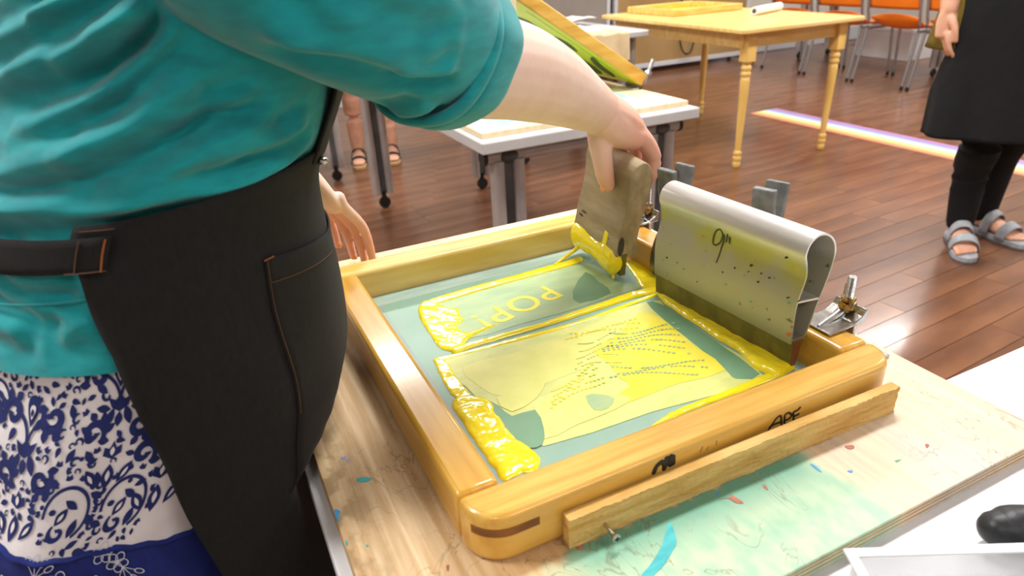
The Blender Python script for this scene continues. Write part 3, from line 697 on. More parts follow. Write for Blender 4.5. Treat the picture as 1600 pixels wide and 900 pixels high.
# ------------------------------------------------------------------ spring clamps gripping the right rail
def spring_clamp(y, label, yaw=0, x=.602):
    t = thing('spring_clamp', label, 'clamp', (x, y, .75), yaw, 'spring clamps on the right rail')
    w_ = .0115
    def arm(s):
        # jaw outside / inside of the rail, crossing at the pivot, handle up to the other side
        P = [(s * .0300, -.036), (s * .0310, -.020), (s * .0260, .006), (s * .013, .030), (-s * .004, .056), (-s * .014, .084), (-s * .0185, .114)]
        C = cr([(a, b, 0) for a, b in P], 4); L = [(p.x, p.y) for p in C]
        A, B = [], []
        for i, (x, z) in enumerate(L):
            a = V(L[max(i - 1, 0)]); b = V(L[min(i + 1, len(L) - 1)]); d = (b - a).normalized(); A.append((x + d.y * .0011, z - d.x * .0011)); B.append((x - d.y * .0011, z + d.x * .0011))
        return yprism(A + B[::-1], -w_, w_), L
    for s in (-1, 1):
        m_, L = arm(s)
        a = lobj('arm', m_, 'dull_steel', t, smooth=True)
        P = [(x, 0, z) for x, z in L[-10:]]; P.append((P[-1][0] - s * .001, 0, P[-1][2] + .006))
        A_, B_ = [], []
        for i in range(len(P)):
            d = (V(P[min(i + 1, len(P) - 1)]) - V(P[max(i - 1, 0)])).normalized(); A_.append((P[i][0] + d.z * .0046, P[i][2] - d.x * .0046)); B_.append((P[i][0] - d.z * .0046, P[i][2] + d.x * .0046))
        g = lobj('grip', yprism(A_ + B_[::-1], -.0150, .0150), 'vinyl_grey', a, smooth=True, bevel=.002)
        pad = lobj('jaw_pad', mv(box(-.002, .002, -w_ * .7, w_ * .7, -.042, -.028), (s * .0280, 0, 0)), 'vinyl_grey', a, smooth=False, bevel=.001)
        lobj('pivot_ear', mv(xf(lathe([(.012, -.0006), (.012, .0006)], 14), Matrix.Rotation(math.pi / 2, 4, 'X')), (0, s * .0102, .040)), 'dull_steel', a)
    lobj('pivot_pin', xf(lathe([(.0036, -.0125), (.0036, .0125)], 12), Matrix.Translation((0, 0, .040)) @ Matrix.Rotation(math.pi / 2, 4, 'X')), 'steel', t)
    sp_ = [(.0062 * math.cos(a * .6), -.0085 + a * .0003 * 1.0, .040 + .0062 * math.sin(a * .6)) for a in range(0, 58)]
    lobj('spring', tube(sp_, .0008, 6, 1), 'steel', t)
    return t
spring_clamp(.730, 'steel spring clamp with grey tips just behind the gripping hand', .18)
spring_clamp(.600, 'steel spring clamp with grey tips rising behind the metal squeegee', .35, .650)
hbk = tag(obj('hinge_block', box(.630, .670, .545, .655, .7004, .742), 'amber', bevel=.002), 'wooden hinge block gripped by the spring clamp beside the right rail', 'wood block')
for ch in bpy.data.objects: pass

# ------------------------------------------------------------------ hinge clamps at the right rail
def hinge_clamp(y, label):
    t = thing('hinge_clamp', label, 'hinge clamp', (.62, y, .7004), 0, 'hinge clamps at the right rail')
    lobj('base_leaf', join(box(.000, .062, -.034, .030, 0, .004)), 'zinc', t, smooth=False, bevel=.0012)
    for dx, dy in ((.045, -.02), (.045, .016)):
        lobj('rivet', mv(lathe([(.006, 0), (.0055, .0015), (.003, .0028)], 14), (dx, dy, .004)), 'steel', t)
    lobj('upright', join(box(.0035, .008, -.022, .022, .004, .054)), 'zinc', t, smooth=False, bevel=.001)
    # top jaw: a bent pressed plate lying on the rail
    jaw = yprism([(.022, .0525), (.004, .0520), (-.010, .0512), (-.034, .0508), (-.0345, .0535), (-.012, .0545), (.004, .0558), (.016, .062), (.022, .070), (.0245, .068), (.0235, .058)], -.021, .021)
    j = lobj('jaw', jaw, 'steel', t, smooth=False, bevel=.0012)
    lobj('jaw_rib', loft([(-.030, -.002, .0540), (-.010, .0, .0565), (.008, .002, .0600)], [.002, .004, .005], 10, k=4), 'steel', j)
    lobj('bolt', join(cyl((.015, 0, .055), (.015, 0, .104), .0046, 14)), 'steel', t)
    th = []
    for k_ in range(14): th.append(mv(lathe([(.0046, -.0009), (.0054, 0), (.0046, .0009)], 14), (.015, 0, .079 + k_ * .0018)))
    lobj('thread', join(*th), 'steel', t)
    def hexn(z, h, r): return prism([(.015 + r * math.cos(i * math.pi / 3 + .3), r * math.sin(i * math.pi / 3 + .3)) for i in range(6)], z, z + h)
    lobj('nut', hexn(.064, .0085, .0098), 'bronze_nut', t, smooth=False, bevel=.001)
    lobj('nut', mv(hexn(.0735, .005, .0085), (.0, 0, 0)), 'bronze_nut', t, smooth=False, bevel=.001)
    w1 = loft([(.015, -.004, .071), (.006, -.011, .076), (.001, -.0145, .084)], [(.003, .0045)] * 3, 10, k=4)
    w2 = loft([(.015, .004, .071), (.024, .011, .076), (.029, .0145, .084)], [(.003, .0045)] * 3, 10, k=4)
    lobj('wing', join(w1, w2), 'bronze_nut', t)
    return t
hinge_clamp(.452, 'silver hinge clamp with upright bolt at the near right corner of the screen')
hinge_clamp(.835, 'silver hinge clamp with bolt mostly hidden behind the wooden squeegee')

# ------------------------------------------------------------------ wooden hand squeegee, held
hs = thing('wooden_squeegee', 'small worn wooden squeegee held in the hand with ink on its blade', 'squeegee', (.53, .80, .715))
hp = [(.5125, .7465), (.5465, .7465), (.5465, .768), (.5485, .788), (.5535, .812), (.5590, .838), (.5610, .858), (.5575, .876), (.5480, .8865), (.5370, .8860), (.5270, .877), (.5235, .860), (.5240, .838), (.5205, .812), (.5145, .788), (.5125, .768)]
C_ = [(p.x, p.y) for p in cr([(x, z, 0) for x, z in hp], 3, True)]
TILT = Matrix.Translation((.53, .745, .72)) @ Matrix.Rotation(math.radians(6.5), 4, 'X') @ Matrix.Translation((-.53, -.745, -.72))
hm = yprism(C_, .7440, .8600)
obj('handle', xf(hm, TILT), 'hand_wood', hs, bevel=.0015)
obj('blade', xf(yprism([(.5215, .750), (.5305, .750), (.5305, .7145), (.5215, .7145)], .7430, .8610), TILT), 'rubber_olive', hs, smooth=False)
for (y, z, a, b) in ((.770, .758, .012, .011), (.800, .757, .008, .003), (.824, .763, .007, .002), (.845, .772, .006, .002), (.838, .780, .007, .0015)):
    obj('stain', xf(([(.5123, y + a * math.cos(q), z + b * math.sin(q)) for q in [i * .524 for i in range(12)]], [tuple(range(12))]), TILT), 'wood_stain', hs, smooth=False)
obj('stain', xf(([(.5185 + .0055 * math.cos(q), .7437, .764 + .016 * math.sin(q)) for q in [i * .524 for i in range(12)]], [tuple(range(12))]), TILT), 'wood_stain', hs, smooth=False)
def roll(u, v):
    y = .742 + .121 * v; r = .0205 + .002 * math.sin(v * 9) + .0025 * noise.noise(V((y * 60, u * 4, 3)))
    if v < .06: r *= .55 + 7 * v
    if v > .94: r *= .6 + 6.6 * (1 - v)
    a = 2 * math.pi * u
    return (.5155 + r * .60 * math.cos(a), y, .7350 + r * 1.0 * math.sin(a))
g = grid(22, 40, roll, True); nn_ = 22
ikb = obj('ink_load', xf((g[0], g[1] + [tuple(range(nn_)), tuple(range(39 * nn_, 40 * nn_))]), TILT), 'ink', hs, label='thick roll of yellow ink along the blade')
obj('ink_drip', loft([(.516, .752, .727), (.515, .751, .717), (.514, .750, .7105)], [.005, .0028, .0022], 10), 'ink', hs)
obj('ink_drip', loft([(.517, .842, .735), (.505, .844, .724), (.485, .846, .7135), (.465, .838, .7105)], [.006, .0036, .0024, .0015], 10), 'ink', hs)
obj('ink_drip', xf(loft([(.5115, .778, .742), (.5112, .776, .757), (.5128, .774, .775)], [(.0068, .0016), (.0055, .0016), (.0048, .0012)], 12, up=(1, 0, 0)), TILT), 'ink', hs)

# ------------------------------------------------------------------ the printer
RT = [(1.40, .09, .73, .07, .12), (1.36, .08, .73, .085, .165), (1.25, .05, .73, .12, .185), (1.15, .025, .73, .137, .172), (1.05, -.005, .73, .142, .165), (.96, -.045, .73, .145, .165), (.88, -.06, .73, .152, .18), (.80, -.065, .73, .153, .19), (.745, -.068, .73, .15, .192), (.70, -.105, .73, .128, .192), (.62, -.11, .73, .13, .195), (.45, -.115, .73, .14, .21), (.30, -.12, .73, .15, .22)]
def interp(tab, z):
    T = sorted(tab); zs = [r[0] for r in T]
    z = min(max(z, zs[0]), zs[-1]); i = min(max(np.searchsorted(zs, z) - 1, 0), len(T) - 2)
    P = [T[max(i - 1, 0)], T[i], T[i + 1], T[min(i + 2, len(T) - 1)]]
    t_ = (z - zs[i]) / (zs[i + 1] - zs[i]); out = []
    for k_ in range(1, len(T[0])):
        a, b, c, d = [p[k_] for p in P]
        m1 = (c - a) / max(P[2][0] - P[0][0], 1e-6) * (zs[i + 1] - zs[i]); m2 = (d - b) / max(P[3][0] - P[1][0], 1e-6) * (zs[i + 1] - zs[i])
        h = t_; out.append((2 * h ** 3 - 3 * h * h + 1) * b + (h ** 3 - 2 * h * h + h) * m1 + (-2 * h ** 3 + 3 * h * h) * c + (h ** 3 - h * h) * m2)
    return out
def surf(th, z, off=0, tab=RT):
    cx, cy, a, b = interp(tab, z); q = math.radians(th)
    return V((cx + (a + off) * math.cos(q), cy + (b + off) * math.sin(q), z))
def rings_mesh(z0, z1, nz, off=0, tab=RT, nu=72):
    g = grid(nu, nz, lambda u, v: surf(360 * u, z0 + (z1 - z0) * v, off, tab), True)
    return g[0], g[1] + [tuple(range(nu - 1, -1, -1)), tuple(range((nz - 1) * nu, nz * nu))]
SLV = [(.03, .60, 1.25), (.075, .565, 1.195), (.13, .555, 1.148), (.185, .576, 1.104), (.222, .599, 1.079), (.246, .616, 1.062)]
SLR = [.105, .10, .088, .074, .064, .056]
FA = [(.20, .585, 1.085), (.25, .62, 1.058), (.32, .665, 1.038), (.39, .709, 1.010), (.455, .752, .978), (.503, .782, .953)]
FR = [.046, .050, .051, .046, .038, .032]
def fingers(spec): return [loft(P, R_, 12, k=4) for P, R_ in spec]
RH = [([(.555, .825, .918), (.570, .838, .908), (.592, .842, .878), (.588, .842, .852), (.576, .840, .832)], [.011, .0108, .0098, .009, .0078]),
      ([(.558, .808, .922), (.575, .815, .913), (.599, .817, .880), (.594, .817, .850), (.580, .815, .826)], [.012, .0112, .0102, .0092, .008]),
      ([(.556, .790, .920), (.573, .790, .911), (.597, .790, .878), (.592, .789, .850), (.579, .788, .828)], [.0118, .0108, .0098, .009, .0078]),
      ([(.546, .778, .918), (.570, .770, .908), (.590, .765, .876), (.584, .763, .852), (.571, .762, .834)], [.0165, .0140, .0112, .0096, .0080]),
      ([(.512, .788, .940), (.507, .780, .912), (.506, .772, .888), (.508, .768, .866), (.513, .767, .849)], [.019, .0175, .0145, .0132, .0105])]
RPALM = [loft([(.495, .778, .957), (.521, .787, .946), (.547, .795, .931), (.568, .802, .916)], [(.030, .029), (.036, .028), (.040, .025), (.038, .017)], 18, up=(.55, 0, .83), k=4),
         loft([(.506, .777, .947), (.530, .776, .926), (.555, .774, .911)], [.028, .0265, .0200], 14, k=4)]
u_ = V((-.75, .62, .22))
LH = []
for k_, ln in ((-1.5, .92), (-.5, 1.0), (.5, .97), (1.5, .82)):
    b_ = V((.158, 1.000, .825)) + u_ * k_ * .0215; e_ = V((.196, 1.026, .7085)) + u_ * k_ * .0225 + V((.004 * (k_ + 1.5), 0, 0))
    d_ = e_ - b_; e_ = b_ + d_ * ln; o_ = V((.010, .004, .006))
    LH.append(([tuple(b_ - d_ * .15), tuple(b_), tuple(b_ + (e_ - b_) * .42 + o_), tuple(b_ + (e_ - b_) * .74 + o_ * .7), tuple(e_)], [.0100, .0092, .0082, .0074, .0064]))
LH.append(([(.135, .985, .865), (.125, .995, .835), (.122, 1.005, .800), (.126, 1.010, .775)], [.017, .014, .012, .0095]))
LPALM = [loft([(.118, .978, .895), (.134, .984, .868), (.148, .992, .842), (.158, 1.0, .822)], [(.027, .022), (.033, .020), (.038, .017), (.036, .013)], 18, up=(.86, .5, .2), k=4)]
LA = loft([(.06, .90, 1.27), (.02, .965, 1.12), (.00, .995, 1.03), (.055, .99, .955), (.118, .978, .895)], [.055, .05, .045, .038, .029], 16)
def head(c, yaw, s=1.0):
    """closed shapes of a head facing yaw, chin to crown about .22"""
    R_ = Matrix.Translation(c) @ Matrix.Rotation(yaw, 4, 'Z') @ Matrix.Scale(s, 4)
    ms = [ball((0, 0, .02), (.095, .075, .105), 24, 16), ball((.03, 0, -.055), (.062, .056, .062), 20, 12), loft([(.082, 0, .02), (.098, 0, -.005), (.108, 0, -.022)], [.008, .011, .014], 10), ball((.078, 0, -.062), (.018, .026, .012), 12, 8),
          ball((-.005, .077, -.005), (.018, .008, .030), 10, 8), ball((-.005, -.077, -.005), (.018, .008, .030), 10, 8), loft([(-.01, 0, -.06), (-.02, 0, -.17)], [.055, .058], 18, k=1)]
    return [xf(m, R_) for m in ms], R_
def face_bits(parent, R_, hair, long=False):
    hv, hf = grid(36, 14, lambda u, v: (lambda a, b: ((.104 * math.cos(a) * math.sin(b)) - .006, .084 * math.sin(a) * math.sin(b), .022 + .116 * math.cos(b)))(2 * math.pi * u, .02 + (1.25 + .75 * (1 - math.cos(2 * math.pi * u)) / 2) * v), True)
    obj('hair', xf((hv, hf + [tuple(range(35, -1, -1))]), R_), hair, parent, solid=.006)
    for s in (-1, 1):
        e = obj('eye', xf(ball((.084, s * .031, .012), (.010, .013, .009), 12, 8), R_), 'eye_white', parent)
        obj('iris', xf(ball((.0925, s * .031, .012), (.003, .0055, .0055), 10, 6), R_), 'eye_dark', e)
        obj('eyebrow', xf(loft([(.091, s * .014, .034), (.090, s * .032, .039), (.080, s * .048, .034)], [.003, .0035, .002], 8), R_), hair, parent)
    obj('lips', xf(ball((.0905, 0, -.060), (.006, .022, .007), 12, 8), R_), 'lip', parent)
pr = thing('person', 'person in teal shirt and dark apron pulling ink with a wooden squeegee', 'person', (-.08, .73, 0))
hms, HR = head((.16, .73, 1.52), -.15)
legs = []
for s in (-1, 1):
    x, y = -.10, .73 + s * .09
    legs += [loft([(x, y, .78), (x, y, .48), (x + .01, y, .28), (x, y, .09)], [.085, .062, .052, .036], 18), loft([(x - .05, y, .045), (x + .02, y, .05), (x + .10, y, .035), (x + .17, y, .025)], [(.032, .032), (.036, .036), (.045, .026), (.035, .018)], 14, up=(0, 0, 1))]
me = fuse([rings_mesh(.66, 1.37, 40, -.026), loft(FA, FR, 22, k=6), loft([(.06, .60, 1.27), (.12, .572, 1.155), (.20, .585, 1.085)], [.055, .050, .046], 18), LA, loft([(.08, .73, 1.33), (.13, .73, 1.43)], [.06, .055], 18, k=1)] + RPALM + LPALM + fingers(RH) + fingers(LH) + hms + legs, .0026, 5)
pb = obj('body', me, 'skin', pr)
co = np.empty(len(me.vertices) * 3); me.vertices.foreach_get('co', co); co = co.reshape(-1, 3)
fl_ = np.clip((co[:, 0] - .47) / .09, 0, 1) + np.clip((co[:, 1] - .97) / .03, 0, 1) * np.clip((.92 - co[:, 2]) / .1, 0, 1) + .8 * np.clip((.90 - co[:, 2]) / .06, 0, 1) * (co[:, 0] > .4)
at_ = me.attributes.new('flush', 'FLOAT', 'POINT'); at_.data.foreach_set('value', np.clip(fl_, 0, 1).astype(np.float32))
nt = MATS['skin'].node_tree; an_ = nt.nodes.new('ShaderNodeAttribute'); an_.attribute_name = 'flush'
mx = nt.nodes.new('ShaderNodeMix'); mx.data_type = 'RGBA'; mx.inputs[7].default_value = lin((224, 158, 132))
bs = nt.nodes['Principled BSDF']; src = bs.inputs['Base Color'].links[0].from_socket
ml = nt.nodes.new('ShaderNodeMath'); ml.operation = 'MULTIPLY'; ml.inputs[1].default_value = .75; nt.links.new(an_.outputs['Fac'], ml.inputs[0])
nt.links.new(ml.outputs[0], mx.inputs[0]); nt.links.new(src, mx.inputs[6]); nt.links.new(mx.outputs[2], bs.inputs['Base Color'])
face_bits(pr, HR, 'hair_brown')
for s in (-1, 1):
    y = .73 + s * .09; obj('shoe', fuse([loft([(-.16, y, .042), (-.09, y, .05), (.0, y, .045), (.08, y, .032)], [(.038, .04), (.043, .05), (.05, .036), (.040, .022)], 18), box(-.185, .095, y - .042, y + .042, .001, .016)], .005, 4), 'sandal_black', pr)
# nails on the visible digits
for p, n_, s_ in (((.5045, .7655, .8465), (-.8, -.45, -.2), .006),):
    R_ = V(n_).to_track_quat('Z', 'Y').to_matrix().to_4x4(); obj('nail', xf(ball((0, 0, 0), (.0055, .0065, .0022), 12, 8), Matrix.Translation(p) @ R_), 'nail', pb)

for P_, R_s in LH[:4]:
    e_, b_ = V(P_[-1]), V(P_[-2]); n_ = V((.45, -.85, .25)).normalized(); d_ = (e_ - b_).normalized(); n_ = (n_ - d_ * n_.dot(d_)).normalized()
    Q = Matrix((d_.cross(n_), d_, n_)).transposed().to_4x4(); obj('nail', xf(ball((0, 0, 0), (.0040, .0055, .0016), 12, 8), Matrix.Translation(e_ + n_ * .0058 - d_ * .001) @ Q), 'nail', pb)
# shirt: torso, near sleeve, far sleeve as one cloth
TF = [(.005, .008, [(-.115, .654, 1.098), (-.08, .606, 1.115), (-.041, .577, 1.132)]), (.006, .008, [(-.123, .654, 1.073), (-.071, .593, 1.1), (-.019, .567, 1.123), (-.004, .563, 1.129)]), (.005, .006, [(-.072, .592, 1.089), (-.04, .574, 1.105), (-.008, .564, 1.126)]),
      (.006, .012, [(-.138, .643, 1.023), (-.062, .578, 1.042), (-.013, .565, 1.068), (.009, .563, 1.088)]), (.005, .01, [(-.09, .588, 1.022), (-.043, .569, 1.036), (-.002, .565, 1.06), (.018, .565, 1.071)]), (.006, .012, [(-.073, .575, 1.003), (-.027, .565, 1.013), (.013, .568, 1.028), (.061, .589, 1.035)]),
      (.005, .01, [(-.143, .637, 1.004), (-.096, .591, 1.018), (-.063, .574, 1.026)]), (.006, .008, [(-.181, .684, .967), (-.149, .63, .984), (-.093, .582, .994), (-.053, .568, .997), (-.008, .567, .998), (.044, .586, 1.003), (.09, .625, 1.015)]), (.004, .008, [(-.157, .623, .955), (-.133, .591, .937), (-.103, .575, .944)])]
SF = [(.007, .012, [(.058, .504, 1.122), (.09, .496, 1.11), (.12, .491, 1.101), (.16, .503, 1.091), (.2, .511, 1.09)]), (.006, .01, [(.085, .483, 1.13), (.11, .479, 1.121), (.143, .482, 1.113), (.202, .506, 1.105)]), (.005, .007, [(.141, .508, 1.085), (.173, .516, 1.076), (.197, .517, 1.077)]), (.004, .01, [(.166, .572, 1.045), (.185, .542, 1.052)]), (.005, .009, [(.12, .471, 1.136), (.156, .477, 1.128), (.2, .501, 1.119)])]
XF = [(.004, .006, [(-.10, .60, 1.06), (-.05, .565, 1.075), (-.01, .555, 1.10), (.01, .555, 1.118)]), (.004, .007, [(-.12, .62, 1.05), (-.07, .575, 1.062), (-.03, .56, 1.085)]), (.004, .006, [(-.02, .56, 1.045), (.02, .565, 1.058), (.05, .58, 1.064)]), (.004, .007, [(.0, .56, 1.012), (.05, .58, 1.02), (.09, .61, 1.032)]), (.004, .006, [(-.15, .63, .99), (-.10, .585, 1.003), (-.05, .565, 1.013)]), (.0035, .006, [(-.08, .60, 1.125), (-.03, .565, 1.14)]), (.004, .006, [(-.16, .63, .935), (-.13, .60, .915), (-.10, .58, .91)]), (.003, .008, [(-.17, .63, .90), (-.13, .595, .895), (-.09, .575, .90)])]
SHT = [(1.41, .105, .73, .06, .075), (1.36, .085, .73, .085, .160), (1.25, .05, .73, .125, .190), (1.15, .025, .73, .142, .177), (1.05, -.005, .73, .147, .172), (1.01, -.022, .73, .150, .174), (.985, -.034, .73, .147, .168), (.955, -.047, .73, .148, .168), (.90, -.058, .73, .158, .184), (.868, -.064, .73, .163, .190)]
def sh_th(u): return -165 + 150 * u / .72 if u < .72 else -15 + 210 * (u - .72) / .28
g = grid(400, 310, lambda u, v: surf(sh_th(u), .868 + .542 * v, .004, SHT), True)
sm = join((g[0], g[1] + [tuple(range(399, -1, -1)), tuple(range(309 * 400, 310 * 400))]), loft(SLV, SLR, 240, k=34), loft([(.06, .88, 1.27), (.02, .955, 1.15), (.005, .985, 1.06)], [.10, .075, .062], 40, k=8))
me = bpy.data.meshes.new('shirt'); me.from_pydata(sm[0], [], sm[1]); me.update()
bm = bmesh.new(); bm.from_mesh(me); bmesh.ops.recalc_face_normals(bm, faces=bm.faces); bm.to_mesh(me); bm.free()
shirt = obj('shirt', ridges(me, TF + SF + XF, 2.0), 'teal_shirt', pr, label='teal long sleeved knit shirt')
# rolled cuff
ax = (V(FA[2]) - V(FA[0])).normalized(); c0 = V((.230, .605, 1.070))
sd = V((0, 0, 1)).cross(ax).normalized(); up_ = ax.cross(sd)
def cuff(u, v):
    a = 2 * math.pi * u; q = v * 2 * math.pi
    wv = .0016 * math.sin(3 * a + 1) + .0012 * math.sin(7 * a)
    R0 = .0615 + wv; half = .0255 + .003 * math.sin(a + .6); th_ = .0062
    ccos, csin = math.cos(q), math.sin(q)
    l = half * math.copysign(abs(ccos) ** .6, ccos); r = R0 + th_ * math.copysign(abs(csin) ** .7, csin) - l * .10
    slant = .010 * math.cos(a - math.pi / 2)
    return c0 + ax * (l + slant) + (sd * math.cos(a) + up_ * math.sin(a)) * r
g = grid(64, 21, cuff, True)
obj('cuff', g, 'teal_shirt', shirt)
def cuff2(u, v):
    a = 2 * math.pi * u; q = v * 2 * math.pi
    R0 = .0655 + .001 * math.sin(5 * a); l = -.030 + .008 * math.cos(q) + .012 * math.cos(a - math.pi / 2); r = R0 + .0055 * math.sin(q)
    return c0 + ax * l + (sd * math.cos(a) + up_ * math.sin(a)) * r
obj('cuff_fold', grid(64, 13, cuff2, True), 'teal_shirt', shirt)
# hem seam
obj('hem_seam', tube([tuple(surf(th, .922 + .0006 * (th + 140) * .3, .0068, SHT)) for th in range(-178, -96, 6)], .0009, 6), 'teal_shirt', shirt)

# apron: wrapped skirt part, bib, waist strap, pocket
EDGE = [(1.0, 112), (.976, 112), (.947, 108), (.924, 106), (.885, 101.5), (.826, 98.5), (.727, 92), (.651, 85), (.45, 74), (.30, 66)]
def edge(z): return float(np.interp(z, [e[0] for e in EDGE[::-1]], [e[1] for e in EDGE[::-1]]))
APT = [(1.41, .105, .73, .06, .075), (1.36, .085, .73, .085, .165), (1.25, .05, .73, .127, .192), (1.15, .025, .73, .142, .179), (1.05, -.005, .73, .148, .172), (1.0, -.026, .73, .146, .168), (.96, -.045, .73, .147, .170), (.90, -.058, .73, .158, .184), (.84, -.062, .73, .164, .196), (.78, -.066, .73, .166, .200), (.745, -.071, .73, .160, .203), (.70, -.076, .73, .158, .206), (.62, -.084, .73, .156, .210), (.50, -.09, .73, .158, .214), (.30, -.10, .73, .162, .222)]
XL = [(.30, .075), (.50, .070), (.58, .055), (.635, .022), (.66, .012), (.70, .014), (.715, .030), (.735, .075), (.76, .12), (1.4, .4)]
def ap_pt(th, z, off=.009):
    p = surf(th, z, off, APT)
    f_ = .0035 * math.sin(math.radians(th) * 6 + z * 9) * max(0, min(1, (.9 - z) / .3)) + .004 * math.exp(-((th + 62 + (z - .8) * 60) / 9) ** 2) * max(0, min(1, (.88 - z) / .08)) - .004 * math.exp(-((th + 78 - (z - .84) * 320) / 16) ** 2) * math.exp(-((z - .84) / .05) ** 2) + .0035 * math.exp(-((th + 70 - (z - .80) * 420) / 14) ** 2) * math.exp(-((z - .80) / .05) ** 2)
    q = math.radians(th); p = p + V((math.cos(q), math.sin(q), 0)) * f_
    xl = float(np.interp(z, [a[0] for a in XL], [a[1] for a in XL])); k_ = .02
    if p.x > xl - k_: p.x = xl - k_ * math.exp(-(p.x - xl + k_) / k_)
    return p
def ap_low(u, v):
    z = .34 + (.995 - .34) * v; e = edge(z); th = -e + 2 * e * u
    zz = z
    if v > .9: zz = z - (v - .9) / .1 * .012 * min(1, max(0, (abs(th) - 45) / 60))
    return ap_pt(th, zz)
def ap_bib(u, v):
    z = .985 + .30 * v; e = 36 - 6 * v; return ap_pt(-e + 2 * e * u, z, .0105)
apron = obj('apron', grid(90, 90, ap_low), 'denim', pr, solid=.0025, label='dark charcoal denim apron')
obj('bib', grid(30, 30, ap_bib), 'denim', apron, solid=.0025)
obj('waist_strap', grid(40, 5, lambda u, v: surf(-101 - 158 * u, .951 + .025 * v - .0 * u, .0165, APT)), 'denim_edge', apron, solid=.003)
obj('stitching', tube([tuple(surf(-102.2, z, .0202, APT)) for z in (.952, .958, .964, .970, .975)], .0007, 6), 'stitch', apron)
obj('stitching', tube([tuple(surf(-108.5, z, .0202, APT)) for z in (.952, .958, .964, .970, .975)], .0005, 6), 'stitch_dim', apron)
obj('stitching', tube([tuple(surf(-101 - k_ * 2, .9525, .0202, APT)) for k_ in range(6)], .0005, 6), 'stitch_dim', apron)
obj('stitching', tube([tuple(ap_pt(th, .9795, .0125)) for th in (-110, -107, -104, -101)], .0005, 6), 'stitch_dim', apron)
def pk(u, v):
    th = -59 + 118 * u; zt = .926 - .022 * min(1, abs(u - .0) * 3) if u < .5 else .926 - .022 * min(1, (1 - u) * 3)
    return ap_pt(th + (6 * (1 - v) if u < .02 else 0) * 0, .70 + (zt - .70) * v, .0125 if v < 1 else .0130)
obj('pocket', grid(44, 24, pk), 'denim', apron, solid=.0018)
obj('stitching', tube([tuple(ap_pt(-58.4, z, .0150)) for z in (.924, .90, .88, .86, .84, .82, .80, .78)], .0004, 6), 'stitch_dim', apron)
obj('stitching', tube([tuple(ap_pt(-58.0 + k_ * 4, .905 - .0022 * k_, .0152)) for k_ in range(10)], .0004, 6), 'stitch_dim', apron)
obj('stitching', tube([tuple(ap_pt(-59.6 + k_ * 1.2, .9255, .0152)) for k_ in range(4)], .0007, 6), 'stitch', apron)

obj('button', xf(ball((0, 0, 0), (.006, .006, .004), 12, 8), Matrix.Translation(ap_pt(-30, .983, .016))), 'steel', apron)

# skirt: printed upper tier, navy lower tier, with the print laid on as flat motifs
SKT = [(.90, -.060, .73, .150, .178), (.84, -.075, .73, .158, .186), (.80, -.09, .73, .166, .190), (.74, -.12, .73, .158, .194), (.70, -.14, .73, .160, .196), (.62, -.145, .73, .165, .20), (.45, -.15, .73, .172, .215), (.30, -.155, .73, .18, .23)]
def tier_z(th): return .703 - .00042 * (max(th, -170) + 92) * (1 if th < 0 else 0) + .003 * math.sin(th * .12)
def sk_pt(th, z, off=0):
    p = surf(th, z, off, SKT); q = math.radians(th); f_ = .003 * math.sin(q * 9 + .6) * min(1, max(0, (.86 - z) / .1))
    return p + V((math.cos(q), math.sin(q), 0)) * f_
skirt = obj('skirt', grid(150, 24, lambda u, v: sk_pt(-180 + 360 * u, tier_z(-180 + 360 * u) + (.885 - tier_z(-180 + 360 * u)) * v), True), 'skirt_white', pr, label='white skirt with navy paisley scroll print')
tier = obj('lower_tier', grid(150, 24, lambda u, v: sk_pt(-180 + 360 * u, .36 + (tier_z(-180 + 360 * u) - .36) * v, -.0015 + .006 * (1 - v)), True), 'skirt_navy', skirt, label='navy lower tier with white flowers')
obj('tier_ruffle', grid(150, 7, lambda u, v: sk_pt(-180 + 360 * u, tier_z(-180 + 360 * u) - .004 + .006 * v + .0012 * math.sin(u * 260), .0028 * math.sin(v * math.pi) + .0004), True), 'skirt_navy', skirt)
K = .00056
def uvmap(px, py): return (px - 100) * K, -(py - 700) * K * 1.06
def motif(poly, cx, cy, s, rot=0, flip=False, tab_off=.0010):
    c, s_ = math.cos(rot), math.sin(rot); out = []
    u0, v0 = uvmap(cx, cy)
    for x, y in poly:
        if flip: x = -x
        x, y = x * s * K, y * s * K
        u, v = u0 + x * c - y * s_, v0 + x * s_ + y * c
        out.append((u, v))
    tri = tessellate_polygon([[V((a, b, 0)) for a, b in out]])
    pts = []
    for u, v in out:
        th = -118.5 + math.degrees(u / .195); z = .800 + v
        pts.append(tuple(sk_pt(th, z, tab_off)))
    return pts, [tuple(t_) for t_ in tri]
def ellp(a, b, n=12, cx=0, cy=0): return [(cx + a * math.cos(2 * math.pi * i / n), cy + b * math.sin(2 * math.pi * i / n)) for i in range(n)]
def dropp(w_, h, n=16): return [(w_ * math.sin(2 * math.pi * i / n) * (.5 + .5 * math.cos(2 * math.pi * i / n)) ** .6 * 1.3, -h * math.cos(2 * math.pi * i / n) * -1) for i in range(n)]
def leafp(w_, h, n=7): return [(0, -h)] + [(w_ * math.sin(math.pi * i / n), -h + 2 * h * i / n) for i in range(1, n)] + [(0, h)] + [(-w_ * math.sin(math.pi * i / n), -h + 2 * h * i / n) for i in range(n - 1, 0, -1)]
def spiralp(r, turns, th_, n=26):
    A, B = [], []
    for i in range(n + 1):
        t_ = i / n; a = turns * 2 * math.pi * t_; rr = r * (1 - .78 * t_); w_ = th_ * (1 - .45 * t_) * (.35 + .65 * min(1, t_ * 5)) * (1.5 if t_ > .93 else 1)
        A.append(((rr + w_ / 2) * math.cos(a), (rr + w_ / 2) * math.sin(a))); B.append(((rr - w_ / 2) * math.cos(a), (rr - w_ / 2) * math.sin(a)))
    return A + B[::-1]
